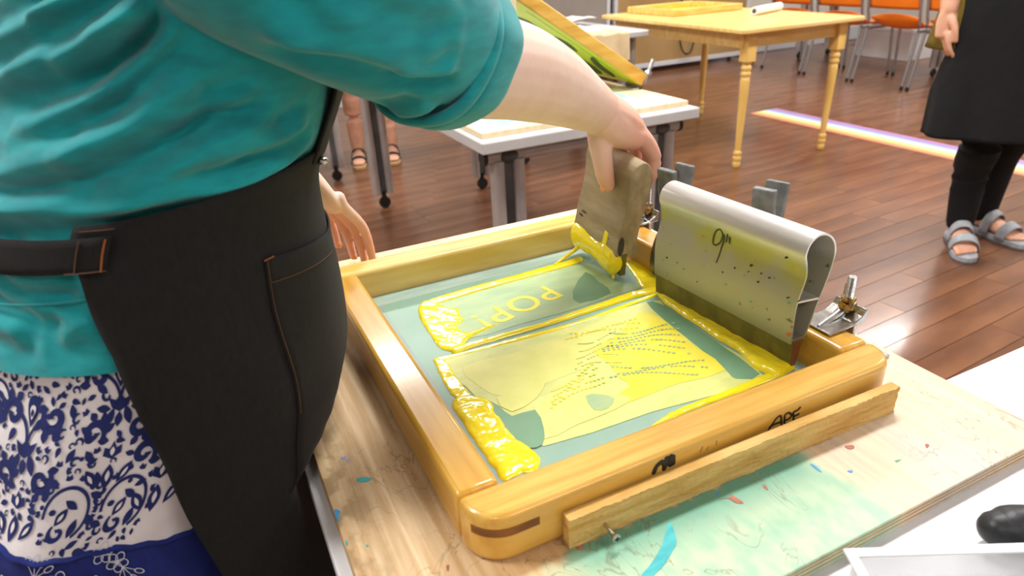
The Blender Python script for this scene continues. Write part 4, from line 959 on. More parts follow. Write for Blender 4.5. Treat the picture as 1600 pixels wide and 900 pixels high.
def ringp(r, w_, a0, a1, n=22, sy=1.15):
    A = [((r + w_ / 2) * math.cos(math.radians(a0 + (a1 - a0) * i / n)), sy * (r + w_ / 2) * math.sin(math.radians(a0 + (a1 - a0) * i / n))) for i in range(n + 1)]
    B = [((r - w_ / 2) * math.cos(math.radians(a0 + (a1 - a0) * i / n)), sy * (r - w_ / 2) * math.sin(math.radians(a0 + (a1 - a0) * i / n))) for i in range(n + 1)]
    return A + B[::-1]
mo = []; mw = []
def scroll(cx, cy, s, rot, flip):
    f = -1 if flip else 1
    mo.append(motif(spiralp(22, 1.15, 16), cx, cy, s, rot, flip))
    for a, d, l in ((.3, 26, 9), (1.1, 27, 11), (1.9, 26, 10), (2.7, 27, 8)):
        aa = rot + (a if not flip else math.pi - a)
        mo.append(motif(leafp(7, l * 1.2), cx + d * s * math.cos(aa), cy - d * s * math.sin(aa), s, aa - 1.57 + .5 * f))
def column(x0, y0, s=1.0):
    mo.append(motif(dropp(13, 24), x0, y0 + 45, s)); mw.append(motif(dropp(6, 11), x0, y0 + 46, s, tab_off=.0016)); mo.append(motif(leafp(3, 6), x0, y0 + 46, s, tab_off=.0022))
    for f in (-1, 1):
        scroll(x0 + f * 42 * s, y0 + 52 * s, s, 2.4 if f > 0 else .75, f < 0)
        scroll(x0 + f * 40 * s, y0 + 138 * s, s * .95, -2.2 if f > 0 else -.95, f > 0)
        mo.append(motif(ringp(46, 5, 100 if f > 0 else 10, 170 if f > 0 else 80, 14), x0 + f * 46 * s, y0 + 96 * s, s))
        mo.append(motif(leafp(7, 18), x0 + f * 16 * s, y0 + 118 * s, s, f * .35))
        mo.append(motif(leafp(9, 20), x0 + f * 30 * s, y0 + 212 * s, s, -f * .6)); mw.append(motif(leafp(3, 10), x0 + f * 30 * s, y0 + 212 * s, s, -f * .6, tab_off=.0016))
        mo.append(motif(leafp(5, 10), x0 + f * 33 * s, y0 + 183 * s, s, f * 1.2)); mo.append(motif(ellp(4, 4), x0 + f * 52 * s, y0 + 176 * s, s))
        mo.append(motif(leafp(4, 9), x0 + f * 22 * s, y0 + 14 * s, s, f * .9))
    mo.append(motif([(-22, 12), (-8, 6), (0, 15), (8, 6), (22, 12), (14, -6), (0, -14), (-14, -6)], x0, y0 + 97 * s, s)); mo.append(motif(leafp(7, 13), x0, y0 + 122 * s, s, 0))
    mo.append(motif([(-15, 8), (-6, 4), (0, 17), (6, 4), (15, 8), (16, -6), (0, -14), (-16, -6)], x0, y0 + 172 * s, s)); mw.append(motif(leafp(4, 8), x0, y0 + 172 * s, s, tab_off=.0016))
    mo.append(motif(leafp(11, 22), x0, y0 + 214 * s, s)); mw.append(motif(leafp(4, 10), x0, y0 + 212 * s, s, tab_off=.0016))
def roundel(x0, y0, s=1.0):
    mo.append(motif(ringp(37, 5, -60, 185, 30), x0, y0, s)); mo.append(motif(leafp(8, 16), x0 - 6 * s, y0 + 2, s, -.6)); mw.append(motif(leafp(3, 8), x0 - 6 * s, y0 + 2, s, -.6, tab_off=.0016))
    mo.append(motif(leafp(6, 14), x0 + 8 * s, y0 - 14 * s, s, .9)); mo.append(motif(spiralp(15, 1.0, 10), x0 - 8 * s, y0 + 26 * s, s, 2.2)); mo.append(motif(leafp(7, 15), x0 + 16 * s, y0 + 22 * s, s, -.3)); mo.append(motif(ellp(6, 5), x0 - 22 * s, y0 - 6 * s, s))
    for k_ in range(9):
        a = math.radians(-40 + 27 * k_); mo.append(motif([(-6, -4), (-4, 4), (0, 1), (4, 4), (6, -4), (0, -6)], x0 + 49 * s * math.cos(a), y0 - 56 * s * math.sin(a), s, a - 1.57))
column(66, 596); column(-66, 596); column(-190, 596)
column(216, 548, .9); column(310, 580)
roundel(160, 786); roundel(-20, 640, .8); roundel(256, 790); roundel(-128, 790)
for x, y, r_ in ((140, 640, .3), (168, 668, 1.0), (150, 700, -.5), (120, 660, 0), (190, 640, 1.4), (180, 705, .6), (200, 740, .2), (205, 765, 1.0), (120, 735, 1.2), (30, 745, .5), (10, 800, .2), (200, 800, .4), (215, 810, 1.1), (186, 612, .9), (150, 570, .1), (100, 568, 1.2), (40, 570, .4), (10, 585, 2)):
    mo.append(motif(leafp(6, 12), x, y, 1, r_)); mo.append(motif(spiralp(9, .8, 6), x + 9, y + 11, 1, r_ + 1))
used_ = []
for m_ in mo:
    pts_ = np.array(m_[0]); c_ = pts_.mean(0); used_.append((c_, np.linalg.norm(pts_ - c_, axis=1).max()))
rn = random.Random(5); n_new = 0
for _ in range(4000):
    x, y = rn.uniform(-120, 300), rn.uniform(548, 868); sz = rn.choice((6, 8, 11))
    cand_ = motif(rn.choice((leafp(sz * .5, sz), [(-6, -4), (-4, 4), (0, 1), (4, 4), (6, -4), (0, -6)], spiralp(sz, .8, sz * .6), dropp(sz * .6, sz))), x, y, 1, rn.uniform(-1.5, 1.5))
    pts_ = np.array(cand_[0]); c_ = pts_.mean(0); r_ = np.linalg.norm(pts_ - c_, axis=1).max()
    if c_[2] < .712 + (.0 if x > 150 else .012) or any(np.linalg.norm(c_ - a) < (r_ + b) * .72 for a, b in used_): continue
    mo.append(cand_); used_.append((c_, r_)); n_new += 1
    if n_new > 170: break
mo = [m_ for m_ in mo if min(p[2] for p in m_[0]) > .702]
obj('print', join(*mo), 'print_navy', skirt, smooth=False, kind='stuff', label='navy scroll and leaf print'); obj('print', join(*mw), 'skirt_white', skirt, smooth=False, kind='stuff')
mf = []
def flower(x, y, s, rot):
    for k_ in range(5):
        a = rot + k_ * 1.257
        P = leafp(6, 10); c, q = math.cos(a), math.sin(a)
        mf.append(motif(ringp(7, 1.6, 0, 360, 12, 1.3), x + 10 * s * math.cos(a), y - 10 * s * math.sin(a), s, a - 1.57))
    mf.append(motif(ellp(3.5, 3.5), x, y, s))
def spray(x, y, s, rot):
    for k_ in range(4):
        a = rot + (k_ - 1.5) * .5; mf.append(motif([(-.9, 0), (.9, 0), (.5, 24), (-.5, 24)], x, y, s, a - 1.57)); mf.append(motif(ringp(4.5, 1.5, 0, 360, 10, 1.8), x + 30 * s * math.cos(a), y - 30 * s * math.sin(a), s, a - 1.57))
K0 = K
for a in ((245, 862, 1, .2), (268, 884, 1, .9), (24, 886, 1, .4), (170, 892, 1.1, 0), (-60, 880, 1, .3), (100, 960, 1.2, .2)): flower(*a)
for a in ((130, 878, 1, 1.2), (130, 880, 1, -2.2), (275, 895, 1, -1.3), (60, 930, 1.2, .8), (215, 940, 1.2, 2.0), (20, 900, .9, -1)): spray(*a)
obj('print', join(*[([(p[0], p[1], p[2]) for p in m_[0]], m_[1]) for m_ in mf]), 'print_white', tier, smooth=False, kind='stuff', label='white line flowers')

# ------------------------------------------------------------------ black handle and clear tray on the white table
bh = thing('black_handle_tool', 'black rubber tool handle lying on the white table at the right edge', 'tool', (.54, .21, .682))
p0, p1 = V((.528, .200, .7012)), V((.645, .140, .699)); d_ = (p1 - p0)
obj('handle', loft([tuple(p0 + d_ * t_) for t_ in (0, .07, .2, .38, .55, .75, 1)], [(.0150, .0150), (.0190, .0185), (.0195, .0185), (.0165, .0165), (.0120, .0125), (.0125, .0130), (.0145, .014)], 22, k=4), 'black_rubber', bh)
obj('shaft', loft([tuple(p0 + d_ * 1.0), tuple(p0 + d_ * 1.5 + V((0, 0, -.002)))], [.006, .005], 14, k=1), 'steel', bh)
ty = thing('clear_plastic_tray', 'shallow clear plastic tray on the white table at the bottom edge', 'tray', (.52, .15, .682))
ta, tb = at(1335, 866, .716), at(1600, 858, .716); ud = (tb - ta); ud.z = 0; ud.normalize(); vd = V((ud.y, -ud.x, 0)); ln = .30; dp = .16
def tp(u, v, z): p = ta + ud * u + vd * v; return (p.x, p.y, z)
def tbox(u0, u1, v0, v1, z0, z1):
    v, f = box(u0, u1, v0, v1, z0, z1); return [tp(*q) for q in v], f
obj('base', tbox(.002, ln - .002, .002, dp - .002, .6825, .685), 'clear_tray', ty, smooth=False)
for a in ((0, ln, 0, .002), (0, ln, dp - .002, dp), (0, .002, .002, dp - .002), (ln - .002, ln, .002, dp - .002)): obj('side', tbox(*a, .6825, .714), 'clear_tray', ty, smooth=False)
obj('rim', join(tbox(-.006, ln + .006, -.006, .002, .714, .716), tbox(-.006, ln + .006, dp - .002, dp + .006, .714, .716), tbox(-.006, .002, .002, dp - .002, .714, .716), tbox(ln - .002, ln + .006, .002, dp - .002, .714, .716)), 'tray_rim', ty, smooth=False)

# ------------------------------------------------------------------ grey work tables behind
def grey_table(x0, x1, y0, y1, ztop, label, name='grey_table'):
    t = thing(name, label, 'table', ((x0 + x1) / 2, (y0 + y1) / 2, 0))
    obj('tabletop', box(x0, x1, y0, y1, ztop - .034, ztop), 'laminate_grey', t, smooth=False, bevel=.004)
    for y in (y0 + .07, y1 - .07):
        obj('crossbar', xf(lathe([(.021, 0), (.021, x1 - x0 - .06)], 16), Matrix.Translation((x0 + .03, y, ztop - .062)) @ Matrix.Rotation(math.pi / 2, 4, 'Y')), 'tube_grey', t)
        for x in (x0 + .03, x1 - .03): obj('end_cap', xf(lathe([(.023, -.006), (.023, .006)], 16), Matrix.Translation((x, y, ztop - .062)) @ Matrix.Rotation(math.pi / 2, 4, 'Y')), 'black_plastic', t)
        for x in (x0 + .105, x1 - .105):
            legset(t, x, y, ztop - .075)
            obj('leg_cap', xf(ball((0, 0, 0), (.030, .012, .018), 14, 8), Matrix.Translation((x, y - .018, ztop - .062))), 'slot_dark', t)
    return t
grey_table(.715, 1.475, 1.69, 3.34, .682, 'grey flip top table carrying the raised yellow screen', 'grey_table')
obB = thing('plywood_board', 'pale plywood board with light blue ink on the grey table behind', 'board', (1.1, 2.1, .682))
M('ply_pale', (226, 206, 166), (236, 220, 186), .6, scale=(50, 5, 20)); M('ink_blue_wash', (150, 208, 220), (206, 226, 218), .5, scale=(5, 3, 5), lo=.4, hi=.6)
obj('panel', box(.735, 1.462, 1.735, 2.48, .682, .698), 'ply_pale', obB, smooth=False, bevel=.001)
obj('ink_stain', box(.755, 1.36, 1.78, 2.42, .6981, .6985), 'ink_blue_wash', obB, smooth=False)
pe = tag(obj('white_paper_strip', xf(box(-.20, .20, -.022, .022, 0, .0012), Matrix.Translation((1.20, 1.765, .6985)) @ Matrix.Rotation(.03, 4, 'Z')), 'label_white', smooth=False), 'white paper strip lying along the near edge of the pale board', 'paper')
# raised screen on the far table
TA = math.radians(33)
HX, HZ = 1.455, .712
RS = Matrix.Translation((HX, 0, HZ)) @ Matrix.Rotation(TA, 4, 'Y')
rs = thing('raised_screen', 'yellow inked printing screen hinged open at a slant on the grey table', 'screen frame', (HX, 2.2, HZ))
def rbox(*a): return xf(box(*a), RS)
SY0, SY1, SLN = 1.975, 2.46, .60
obj('rail', rbox(-SLN, 0, SY0, SY0 + .042, 0, .042), 'amber_x', rs, bevel=.004)
obj('rail', rbox(-SLN, 0, SY1 - .042, SY1, 0, .042), 'amber_x', rs, bevel=.004)
obj('rail', rbox(-.042, 0, SY0 + .042, SY1 - .042, 0, .042), 'amber', rs, bevel=.004)
obj('rail', rbox(-SLN, -SLN + .042, SY0 + .042, SY1 - .042, 0, .042), 'amber', rs, bevel=.004)
obj('mesh_cloth', rbox(-SLN + .006, -.006, SY0 + .004, SY1 - .004, -.0012, 0), 'yellow_mesh', rs, smooth=False)
for poly in ([(-.20, .05), (-.13, .085), (-.06, .10), (-.03, .14), (-.10, .15), (-.17, .11)], [(-.30, .09), (-.25, .10), (-.22, .13), (-.27, .15), (-.33, .13)], [(-.13, .17), (-.05, .19), (-.03, .25), (-.12, .27), (-.2, .22)], [(-.42, .15), (-.33, .18), (-.35, .24), (-.45, .22)]):
    obj('ink_stain', xf(prism([(p.x, SY0 + p.y) for p in cr([(a, b, 0) for a, b in poly], 4, True)], -.0018, -.0012), RS), 'print_green', rs, smooth=False)
obj('ink_stain', rbox(-.50, -.10, SY0 + .044, SY0 + .046, -.0018, -.0012), 'print_green', rs, smooth=False)
hb = thing('hinge_clamp', 'dark hinge clamp with silver bolt holding the raised yellow screen', 'hinge clamp', (1.47, 2.02, .698))
obj('base_leaf', box(1.415, 1.462, 1.985, 2.06, .6986, .704), 'zinc', hb, smooth=False, bevel=.001)
obj('jaw', xf(box(-.03, .012, 1.985, 2.02, .0432, .047), RS), 'vinyl_grey', hb, smooth=False, bevel=.001)
obj('knuckle', cyl((1.457, 1.985, .708), (1.457, 2.06, .708), .010), 'dull_steel', hb)
bq = Matrix.Translation((1.478, 1.995, .715)) @ Matrix.Rotation(.42, 4, 'Y')
obj('bolt', xf(join(lathe([(.007, 0), (.007, .085)], 12), mv(lathe([(.014, 0), (.014, .014)], 6), (0, 0, .030))), bq), 'zinc', hb)
ps = obj('prop_stick', join(box(.940, .965, 1.948, 1.9705, .6986, 1.09)), 'pale_stick', smooth=False, bevel=.002); tag(ps, 'pale upright wooden prop stick beside the raised yellow screen', 'stick')

grey_table(-.05, .82, 3.82, 5.3, .69, 'grey table leg frame beyond, beside the bare legged person', 'grey_table')

dt = thing('grey_table', 'white topped grey table with draped cloth at the back', 'table', (2.3, 3.9, 0))
obj('tabletop', prism(arc(1.70, 3.50, .05, 180, 270) + arc(2.55, 3.50, .05, 270, 360) + [(2.60, 4.25), (1.65, 4.25)], .668, .70), 'laminate_grey', dt, bevel=.004)
for x in (1.78, 2.50):
    for y in (3.56, 4.15): legset(dt, x, y, .668)
# cloths
def cloth(name, corner, du, dv, nu, nv, drop, label, mat):
    def fn(u, v):
        p = V(corner) + V(du) * u + V(dv) * v
        z = p.z + .018 * abs(noise.noise(V((p.x * 9, p.y * 9, 2)))) + .004
        over = max(0, 3.45 - p.y)
        if over > 0: z = corner[2] + .012 - over * 1.0; p.y = 3.45 - .02 - over * .15 + .018 * math.sin(p.x * 38) * min(1, over * 6)
        return (p.x, p.y, z)
    o = obj(name, grid(nu, nv, fn), mat, solid=.003); return tag(o, label, 'cloth')
cloth('tan_cloth', (2.08, 3.26, .70), (.33, .03, 0), (.02, .32, 0), 30, 30, 0, 'tan cloth hanging over the front edge of the white topped table', 'tan_cloth')
cloth('white_cloth', (1.95, 3.60, .70), (.46, .05, 0), (-.02, .45, 0), 30, 30, 0, 'white crumpled cloth lying on the white topped table', 'white_cloth')
cloth('white_cloth', (2.30, 3.92, .735), (.26, .08, 0), (-.05, .22, 0), 24, 20, 0, 'white cloth heaped between the back table and the maple table', 'white_cloth')

# ------------------------------------------------------------------ maple table with turned legs
mp = thing('wooden_table', 'pale maple table with turned legs standing on the open floor', 'table', (3.05, 3.38, 0))
obj('tabletop', prism(arc(2.64, 2.745, .03, 180, 270, 5) + arc(3.47, 2.745, .03, 270, 360, 5) + arc(3.50, 4.05, .03, 0, 90, 5) + arc(2.67, 4.05, .03, 90, 180, 5), .724, .748), 'maple', mp, bevel=.006, bseg=3)
for (xa, ya, xb, yb) in ((2.72, 2.795, 3.42, 2.815), (2.74, 3.985, 3.45, 4.005)): obj('apron_board', box(xa, xb, ya, yb, .645, .724), 'maple', mp, smooth=False)
for x in (2.705, 3.43): obj('apron_board', box(x - .01, x + .01, 2.80, 3.98, .645, .724), 'maple', mp, smooth=False)
tl = [(.016, 0), (.021, .006), (.022, .03), (.018, .036), (.023, .044), (.024, .06), (.019, .068), (.023, .076), (.023, .090), (.016, .098), (.0175, .14), (.021, .28), (.0245, .42), (.026, .475), (.024, .49), (.020, .496), (.026, .504), (.027, .518), (.021, .526), (.027, .535), (.027, .55), (.020, .558), (.024, .566), (.026, .575)]
for x, y in ((2.735, 2.80), (3.395, 2.80), (3.46, 3.965), (2.76, 3.965)):
    lg = obj('leg', mv(lathe(tl, 18), (x, y, 0)), 'maple_leg', mp)
    obj('leg_block', box(x - .031, x + .031, y - .031, y + .031, .574, .724), 'maple_leg', lg, smooth=False, bevel=.004)
yf = thing('yellow_screen_frame', 'yellow wooden screen frame lying on the maple table', 'screen frame', (3.1, 3.75, .748))
MY = Matrix.Translation((3.13, 3.80, .7485)) @ Matrix.Rotation(.03, 4, 'Z')
for a in ((-.30, .26, -.24, -.20), (-.30, .26, .20, .24), (-.30, -.26, -.20, .20), (.22, .26, -.20, .20)): obj('rail', xf(box(*a, 0, .04), MY), 'amber_pale', yf, bevel=.004)
obj('mesh_cloth', xf(box(-.262, .222, -.202, .202, .002, .003), MY), 'yellow_mesh', yf, smooth=False)
wr = thing('paper_roll', 'white paper roll lying on the maple table near its right corner', 'paper roll', (3.35, 3.1, .748))
wq = Matrix.Translation((3.16, 3.22, .7735)) @ Matrix.Rotation(.35, 4, 'Z') @ Matrix.Rotation(math.pi / 2, 4, 'Y')
obj('roll', xf(lathe([(.014, 0), (.024, 0), (.024, .34), (.014, .34)], 18), wq), 'label_white', wr)
obj('core', xf(lathe([(.010, -.002), (.0138, -.002), (.0138, .343), (.010, .343)], 14), wq), 'slot_dark', wr)

# ------------------------------------------------------------------ partitions along the back
def partition(x0, x1, y, mat, label):
    t = thing('partition_panel', label, 'partition', ((x0 + x1) / 2, y, 0))
    obj('panel', box(x0 + .035, x1 - .035, y - .012, y + .012, .10, 1.78), mat, t, smooth=False)
    obj('frame_rail', box(x0, x1, y - .02, y + .02, .055, .10), 'baseboard_grey', t, smooth=False, bevel=.004); obj('frame_rail', box(x0, x1, y - .02, y + .02, 1.78, 1.82), 'baseboard_grey', t, smooth=False, bevel=.004)
    for x in (x0 + .0175, x1 - .0175): obj('post', box(x - .0175, x + .0175, y - .02, y + .02, .10, 1.78), 'baseboard_grey', t, smooth=False)
    for x in (x0 + .03, x1 - .03):
        obj('foot', box(x - .02, x + .02, y - .2, y + .2, .03, .054), 'slot_dark', t, smooth=False); obj('caster', join(cyl((x - .012, y - .18, .02), (x + .012, y - .18, .02), .02), cyl((x - .012, y + .18, .02), (x + .012, y + .18, .02), .02)), 'black_plastic', t)
    return t
partition(3.85, 5.52, 5.72, 'partition_tan', 'tan wheeled partition panel in grey frame behind the maple table')
partition(2.20, 3.80, 5.72, 'partition_grey', 'grey brown wheeled partition panel behind the white topped table')
for q, x in enumerate((3.86, 3.93)): pass
cd = tag(obj('power_cord', tube([(4.62, 5.66, .80), (4.60, 5.67, .55), (4.61, 5.67, .32), (4.66, 5.66, .17), (4.75, 5.66, .16), (4.80, 5.67, .32), (4.79, 5.67, .55), (4.74, 5.67, .75)], .009, 8), 'black_plastic'), 'black power cord hanging in a loop in front of the tan partition', 'cord')

# ------------------------------------------------------------------ orange chairs
def chair(label, loc):
    t = thing('orange_chair', label, 'chair', loc, 0, 'orange stacking chairs along the right')
    def seat(u, v):
        x = -.02 + .44 * u; y = (-.22 + .44 * v) * (1 - .06 * u); z = .452 - .02 * math.sin(math.pi * min(1, u * 1.15)) * (1 - .4 * abs(2 * v - 1)) + .03 * (2 * v - 1) ** 4 - .03 * max(0, u - .85) / .15 + .105 * max(0, 1 - u / .26) ** 2 * (1 - .55 * abs(2 * v - 1) ** 3)
        return (x, y, z)
    lobj('seat', grid(16, 16, seat), 'orange_shell', t, solid=.008)
    def back(u, v):
        y = -.225 + .45 * u; z = .60 + .25 * v; x = -.045 - .06 * v + .02 * (1 - (2 * u - 1) ** 2) * -1
        return (x, y, z)
    lobj('backrest', grid(14, 10, back), 'orange_shell', t, solid=.008)
    for s in (-1, 1):
        lobj('leg', tube([(-.10, s * .232, .84), (-.055, s * .232, .60), (-.03, s * .232, .44), (-.10, s * .236, .02)], .0115, 10), 'chrome', t)
        lobj('leg', tube([(-.03, s * .228, .44), (.34, s * .225, .435), (.385, s * .225, .40), (.42, s * .235, .02)], .0115, 10), 'chrome', t)
        for x in (-.101, .4205): lobj('foot_cap', mv(lathe([(.014, 0), (.014, .03)], 10), (x, s * (.2365 if x < 0 else .2352), 0)), 'black_plastic', t)
    lobj('crossbar', cyl((.34, -.225, .435), (.34, .225, .435), .010, 10), 'chrome', t)
    return t
c0_ = chair('orange stacking chair directly left of the hanging hand', (5.38, 3.905, 0))
for y, lb in ((4.43, 'orange stacking chair behind the right corner of the maple table'), (4.96, 'orange stacking chair farthest along the row by the back wall'), (3.38, 'orange stacking chair between the hanging hand and the dark apron')): dup(c0_, (5.38, y, 0), 0, lb)
lt = thing('long_table', 'long white table behind the row of orange chairs', 'table', (6.1, 4.0, 0))
obj('tabletop', box(5.92, 6.50, 2.3, 5.5, .70, .73), 'laminate_white', lt, smooth=False, bevel=.003)
for x in (6.0, 6.42):
    for y in (2.4, 3.9, 5.4): legset(lt, x, y, .70)
bx = tag(obj('storage_box', join(box(6.55, 6.95, 4.55, 5.15, 0, .26), box(6.54, 6.96, 4.54, 5.16, .26, .30)), 'laminate_white', smooth=False, bevel=.006), 'white lidded storage box on the floor behind the orange chairs', 'box')

# ------------------------------------------------------------------ bystander in a black apron
def frame_pt(c, F, R_): return lambda f, r, z: (c[0] + F[0] * f + R_[0] * r, c[1] + F[1] * f + R_[1] * r, z)
pc2 = (2.745, 1.515); Fd = (-.55, -.835); Rd = (-.835, .55)
q2 = frame_pt(pc2, Fd, Rd)
p2 = thing('person', 'person in black apron, black leggings and grey sandals standing at the right', 'person', (*pc2, 0))
yaw2 = math.atan2(Fd[1], Fd[0])
def ring2(tab, z0, z1, nz, nu=48, th0=0, th1=360, closed=True, off=0):
    def fn(u, v):
        z = z0 + (z1 - z0) * v; cx, cy, a, b = interp(tab, z); q = math.radians(th0 + (th1 - th0) * u); f_ = (.012 * math.sin(q * 7) * max(0, min(1, (.9 - z) / .4)))
        return q2(cx + (a + off + f_) * math.cos(q), cy + (b + off + f_) * math.sin(q), z)
    return grid(nu, nz, fn, closed)
def closed_ring(tab, z0, z1, nz, nu=40, off=0):
    g = ring2(tab, z0, z1, nz, nu, off=off); return g[0], g[1] + [tuple(range(nu - 1, -1, -1)), tuple(range((nz - 1) * nu, nz * nu))]
BT2 = [(.74, 0, 0, .10, .15), (.90, 0, 0, .12, .175), (1.05, 0, 0, .11, .15), (1.25, 0, 0, .12, .175), (1.38, -.01, 0, .08, .16), (1.43, -.01, 0, .055, .07)]
h2, HR2 = head(q2(.03, 0, 1.58), yaw2)
L2 = []
feet2 = [(V((2.712, 1.512, 0)), V((2.565, 1.368, 0)), 1), (V((2.895, 1.535, 0)), V((2.865, 1.320, 0)), -1)]
for an, to_, s in feet2:
    hip = V(q2(0, s * .085, .80)); kn = V((an.x * .75 + hip.x * .25, an.y * .75 + hip.y * .25, .44)) + V((Fd[0], Fd[1], 0)) * .03
    L2.append((hip, kn, an))
parts = [closed_ring(BT2, .74, 1.43, 24), loft([q2(-.01, 0, 1.40), q2(.02, 0, 1.52)], [.056, .052], 16, k=1)] + h2
for hip, kn, an in L2:
    parts.append(loft([tuple(hip), tuple(kn), tuple((kn + an) / 2 + V((0, 0, .10)) - V((Fd[0], Fd[1], 0)) * .015), (an.x, an.y, .075)], [.088, .058, .052, .036], 18))
for an, to_, s in feet2:
    d_ = (to_ - an).normalized(); n_ = V((-d_.y, d_.x, 0)); b_ = an - d_ * .035
    parts.append(loft([tuple(b_ + V((0, 0, .055))), tuple(an + d_ * .04 + V((0, 0, .062))), tuple(an + d_ * .10 + V((0, 0, .048))), tuple(an + d_ * .150 + V((0, 0, .040)))], [(.028, .028), (.032, .032), (.040, .022), (.042, .014)], 14))
    for k_ in range(5):
        o_ = n_ * (-.032 + .016 * k_) * s; l = .198 - .009 * k_ if True else 0
        parts.append(loft([tuple(an + d_ * .14 + o_ + V((0, 0, .037))), tuple(an + d_ * l + o_ + V((0, 0, .034)))], [.0095 if k_ else .012, .0085 if k_ else .0115], 8, k=1))
armR = [q2(0, .185, 1.36), q2(-.01, .245, 1.10), q2(.05, .262, .90)]
armL = [q2(0, -.185, 1.36), q2(-.01, -.26, 1.10), q2(.08, -.27, .90)]
parts += [loft(armR, [.055, .043, .029], 16), loft(armL, [.055, .043, .029], 16)]
def small_hand(w0, s):
    """relaxed hand hanging below the wrist point given in the person's own frame"""
    f0, r0, z0 = w0; ms = [loft([q2(f0, r0, z0 + .01), q2(f0 + .008, r0, z0 - .04), q2(f0 + .015, r0, z0 - .085)], [(.021, .026), (.018, .038), (.013, .037)], 14, up=(Rd[0], Rd[1], 0), k=4)]
    for k_, ln_ in enumerate((.070, .078, .072, .058)):
        ff = f0 + .040 - .021 * k_
        ms.append(loft([q2(ff - .004, r0, z0 - .078), q2(ff, r0, z0 - .095), q2(ff + .004, r0 - s * .012, z0 - .095 - ln_ * .5), q2(ff + .002, r0 - s * .032, z0 - .095 - ln_ * .85)], [.0105, .010, .009, .0075], 10, k=3))
    ms.append(loft([q2(f0 + .028, r0 - s * .004, z0 - .03), q2(f0 + .048, r0 - s * .012, z0 - .06), q2(f0 + .052, r0 - s * .022, z0 - .10)], [.015, .0115, .0085], 10, k=3))
    return ms
parts += small_hand((.05, .262, .90), 1) + small_hand((.08, -.27, .90), -1)
obj('body', fuse(parts, .0045, 3), 'skin_mid', p2)
face_bits(p2, HR2, 'hair_brown')
lg = []
for hip, kn, an in L2:
    obj('legging', loft([tuple(hip), tuple(kn), tuple((kn + an) / 2 + V((0, 0, .10)) - V((Fd[0], Fd[1], 0)) * .015), (an.x, an.y, .095)], [.102, .074, .066, .049], 24), 'legging', p2)
ST2 = [(.765, 0, 0, .150, .285), (.95, 0, 0, .14, .250), (1.10, 0, 0, .13, .19), (1.27, 0, 0, .135, .19), (1.38, -.01, 0, .092, .172), (1.44, -.01, 0, .062, .080)]
sh2 = obj('shirt', ring2(ST2, .765, 1.44, 30, 60), 'olive_cloth', p2, solid=.004, label='olive yellow loose top')
for A in (armR, armL):
    a, b = V(A[0]), V(A[1]); obj('sleeve', loft([tuple(a), tuple(a * .45 + b * .55)], [.068, .062], 18, k=1), 'olive_cloth', sh2)
AT2 = [(.465, .06, 0, .16, .262), (.70, .03, 0, .155, .245), (.95, .01, 0, .148, .232), (1.10, 0, 0, .138, .20), (1.32, 0, 0, .12, .16)]
def ap2_pt(u, v):
    z = .465 + .535 * v; e = 98 - 26 * min(1, max(0, (z - .62) / .16)); cx, cy, a, b = interp(AT2, z); q = math.radians(-e + 2 * e * u); f_ = .006 + .012 * math.sin(q * 7) * max(0, min(1, (.9 - z) / .4))
    return q2(cx + (a + f_) * math.cos(q), cy + (b + f_) * math.sin(q), z)
ap2 = obj('apron', grid(60, 40, ap2_pt), 'black_cloth', p2, solid=.004, label='black knee length apron')
obj('bib', ring2(AT2, .99, 1.28, 20, 24, -45, 45, False, .010), 'black_cloth', ap2, solid=.004)
obj('waist_strap', ring2(ST2, .985, 1.02, 4, 60, 0, 360, True, .012), 'black_cloth', ap2, solid=.003)
for an, to_, s in feet2:
    d_ = (to_ - an).normalized(); n_ = V((-d_.y, d_.x, 0))
    def foot_outline(gr=0):
        P = [(-.075, 0), (-.065, .026), (-.02, .034), (.05, .034), (.12, .045), (.175, .046), (.205, .034), (.222, .008), (.218, -.018), (.19, -.038), (.12, -.042), (.05, -.033), (-.02, -.032), (-.065, -.024)]
        C_ = cr([(a, b * (-s), 0) for a, b in P], 4, True)
        return [(an.x + d_.x * p.x + n_.x * p.y, an.y + d_.y * p.x + n_.y * p.y) for p in C_]
    sn = obj('sandal', prism(foot_outline(), .002, .028), 'sandal_grey', p2, bevel=.004)
    obj('sole', prism(foot_outline(), .0005, .009), 'sole_dark', sn)
    for t_, h, wd in ((.050, .108, .018), (.128, .080, .019)):
        def strap(u, v, t_=t_, h=h, wd=wd):
            a = math.pi * u; w_ = .047 if t_ > .1 else .042; q = an + d_ * (t_ + (v - .5) * 2 * wd + .012 * math.sin(a)) + n_ * (w_ * math.cos(a)); return (q.x, q.y, .020 + (h - .020 - (v - .5) * .016) * math.sin(a) ** .7)
        obj('strap', grid(20, 6, strap), 'sandal_grey', sn, solid=.004)

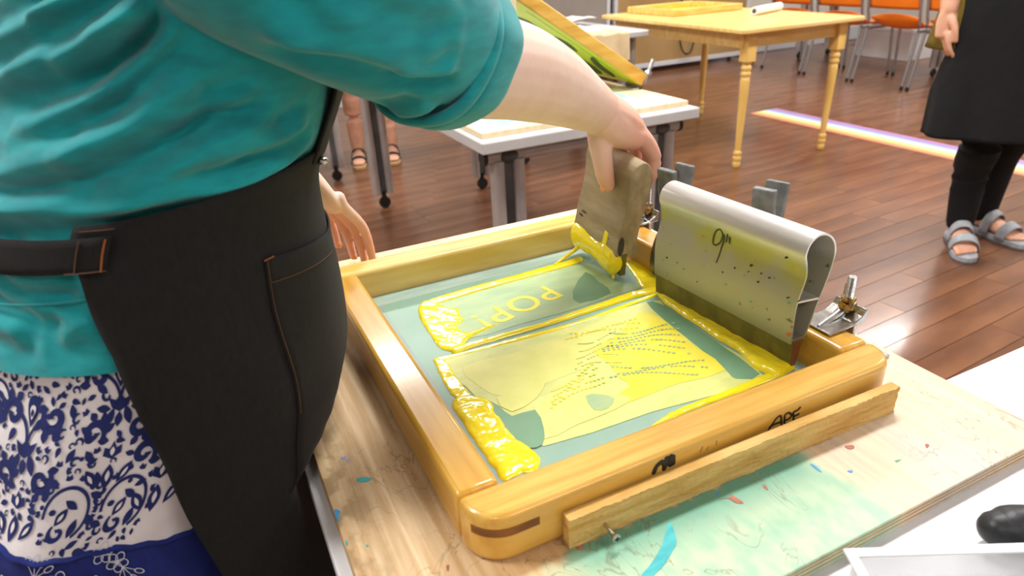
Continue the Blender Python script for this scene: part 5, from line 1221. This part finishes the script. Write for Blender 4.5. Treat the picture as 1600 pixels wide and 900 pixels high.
# ------------------------------------------------------------------ bare legged bystander beyond the tables
pc3 = (1.03, 4.20); Fd, Rd = (-.25, -.968), (-.968, .25); q2 = frame_pt(pc3, Fd, Rd); yaw3 = math.atan2(Fd[1], Fd[0])
p3 = thing('person', 'bare legged person in black sandals standing behind the grey table legs', 'person', (*pc3, 0))
h3, HR3 = head(q2(.03, 0, 1.56), yaw3)
parts = [closed_ring(BT2, .74, 1.43, 24), loft([q2(-.01, 0, 1.40), q2(.02, 0, 1.50)], [.056, .052], 16, k=1)] + h3
an3 = [(V(q2(.0, .10, 0)), 1), (V(q2(-.02, -.11, 0)), -1)]
for an, s in an3:
    hip = V(q2(0, s * .085, .80)); kn = V(q2(.02, s * .095, .44)); F3 = V((Fd[0], Fd[1], 0))
    parts.append(loft([tuple(hip), tuple(kn), tuple((kn + an) / 2 + V((0, 0, .08)) - F3 * .02), (an.x, an.y, .07)], [.09, .060, .056, .038], 18))
    parts.append(loft([tuple(an - F3 * .03 + V((0, 0, .055))), tuple(an + F3 * .05 + V((0, 0, .058))), tuple(an + F3 * .12 + V((0, 0, .042))), tuple(an + F3 * .19 + V((0, 0, .034)))], [(.028, .028), (.032, .030), (.040, .020), (.036, .012)], 14))
armR = [q2(0, .185, 1.36), q2(-.01, .245, 1.10), q2(.06, .24, .88)]; armL = [q2(0, -.185, 1.36), q2(-.01, -.26, 1.10), q2(.08, -.25, .88)]
parts += [loft(armR, [.055, .043, .029], 16), loft(armL, [.055, .043, .029], 16)] + small_hand((.06, .24, .88), 1) + small_hand((.08, -.25, .88), -1)
obj('body', fuse(parts, .0055, 3), 'skin_mid', p3)
face_bits(p3, HR3, 'hair_brown')
obj('shirt', ring2(ST2, .80, 1.44, 26, 50), 'white_cloth', p3, solid=.004)
SH3 = [(.50, 0, 0, .15, .21), (.70, 0, 0, .145, .205), (.92, 0, 0, .135, .20)]
obj('skirt', ring2(SH3, .52, .92, 20, 50), 'grey_shorts', p3, solid=.004)
for an, s in an3:
    F3 = V((Fd[0], Fd[1], 0)); n_ = V((-F3.y, F3.x, 0))
    P = [(-.07, 0), (-.06, .028), (0, .034), (.12, .044), (.20, .034), (.215, 0), (.20, -.034), (.12, -.042), (0, -.034), (-.06, -.028)]
    out = [(an.x + F3.x * p.x + n_.x * p.y, an.y + F3.y * p.x + n_.y * p.y) for p in cr([(a, b, 0) for a, b in P], 3, True)]
    sn = obj('sandal', prism(out, .001, .022), 'cork', p3, bevel=.003)
    for t_, h in ((.03, .092), (.125, .062)):
        def strap(u, v, t_=t_, h=h):
            a = math.pi * u; q = an + F3 * (t_ + (v - .5) * .036) + n_ * (.043 * math.cos(a)); return (q.x, q.y, .018 + (h - .018) * math.sin(a) ** .7)
        obj('strap', grid(16, 5, strap), 'sandal_black', sn, solid=.004)
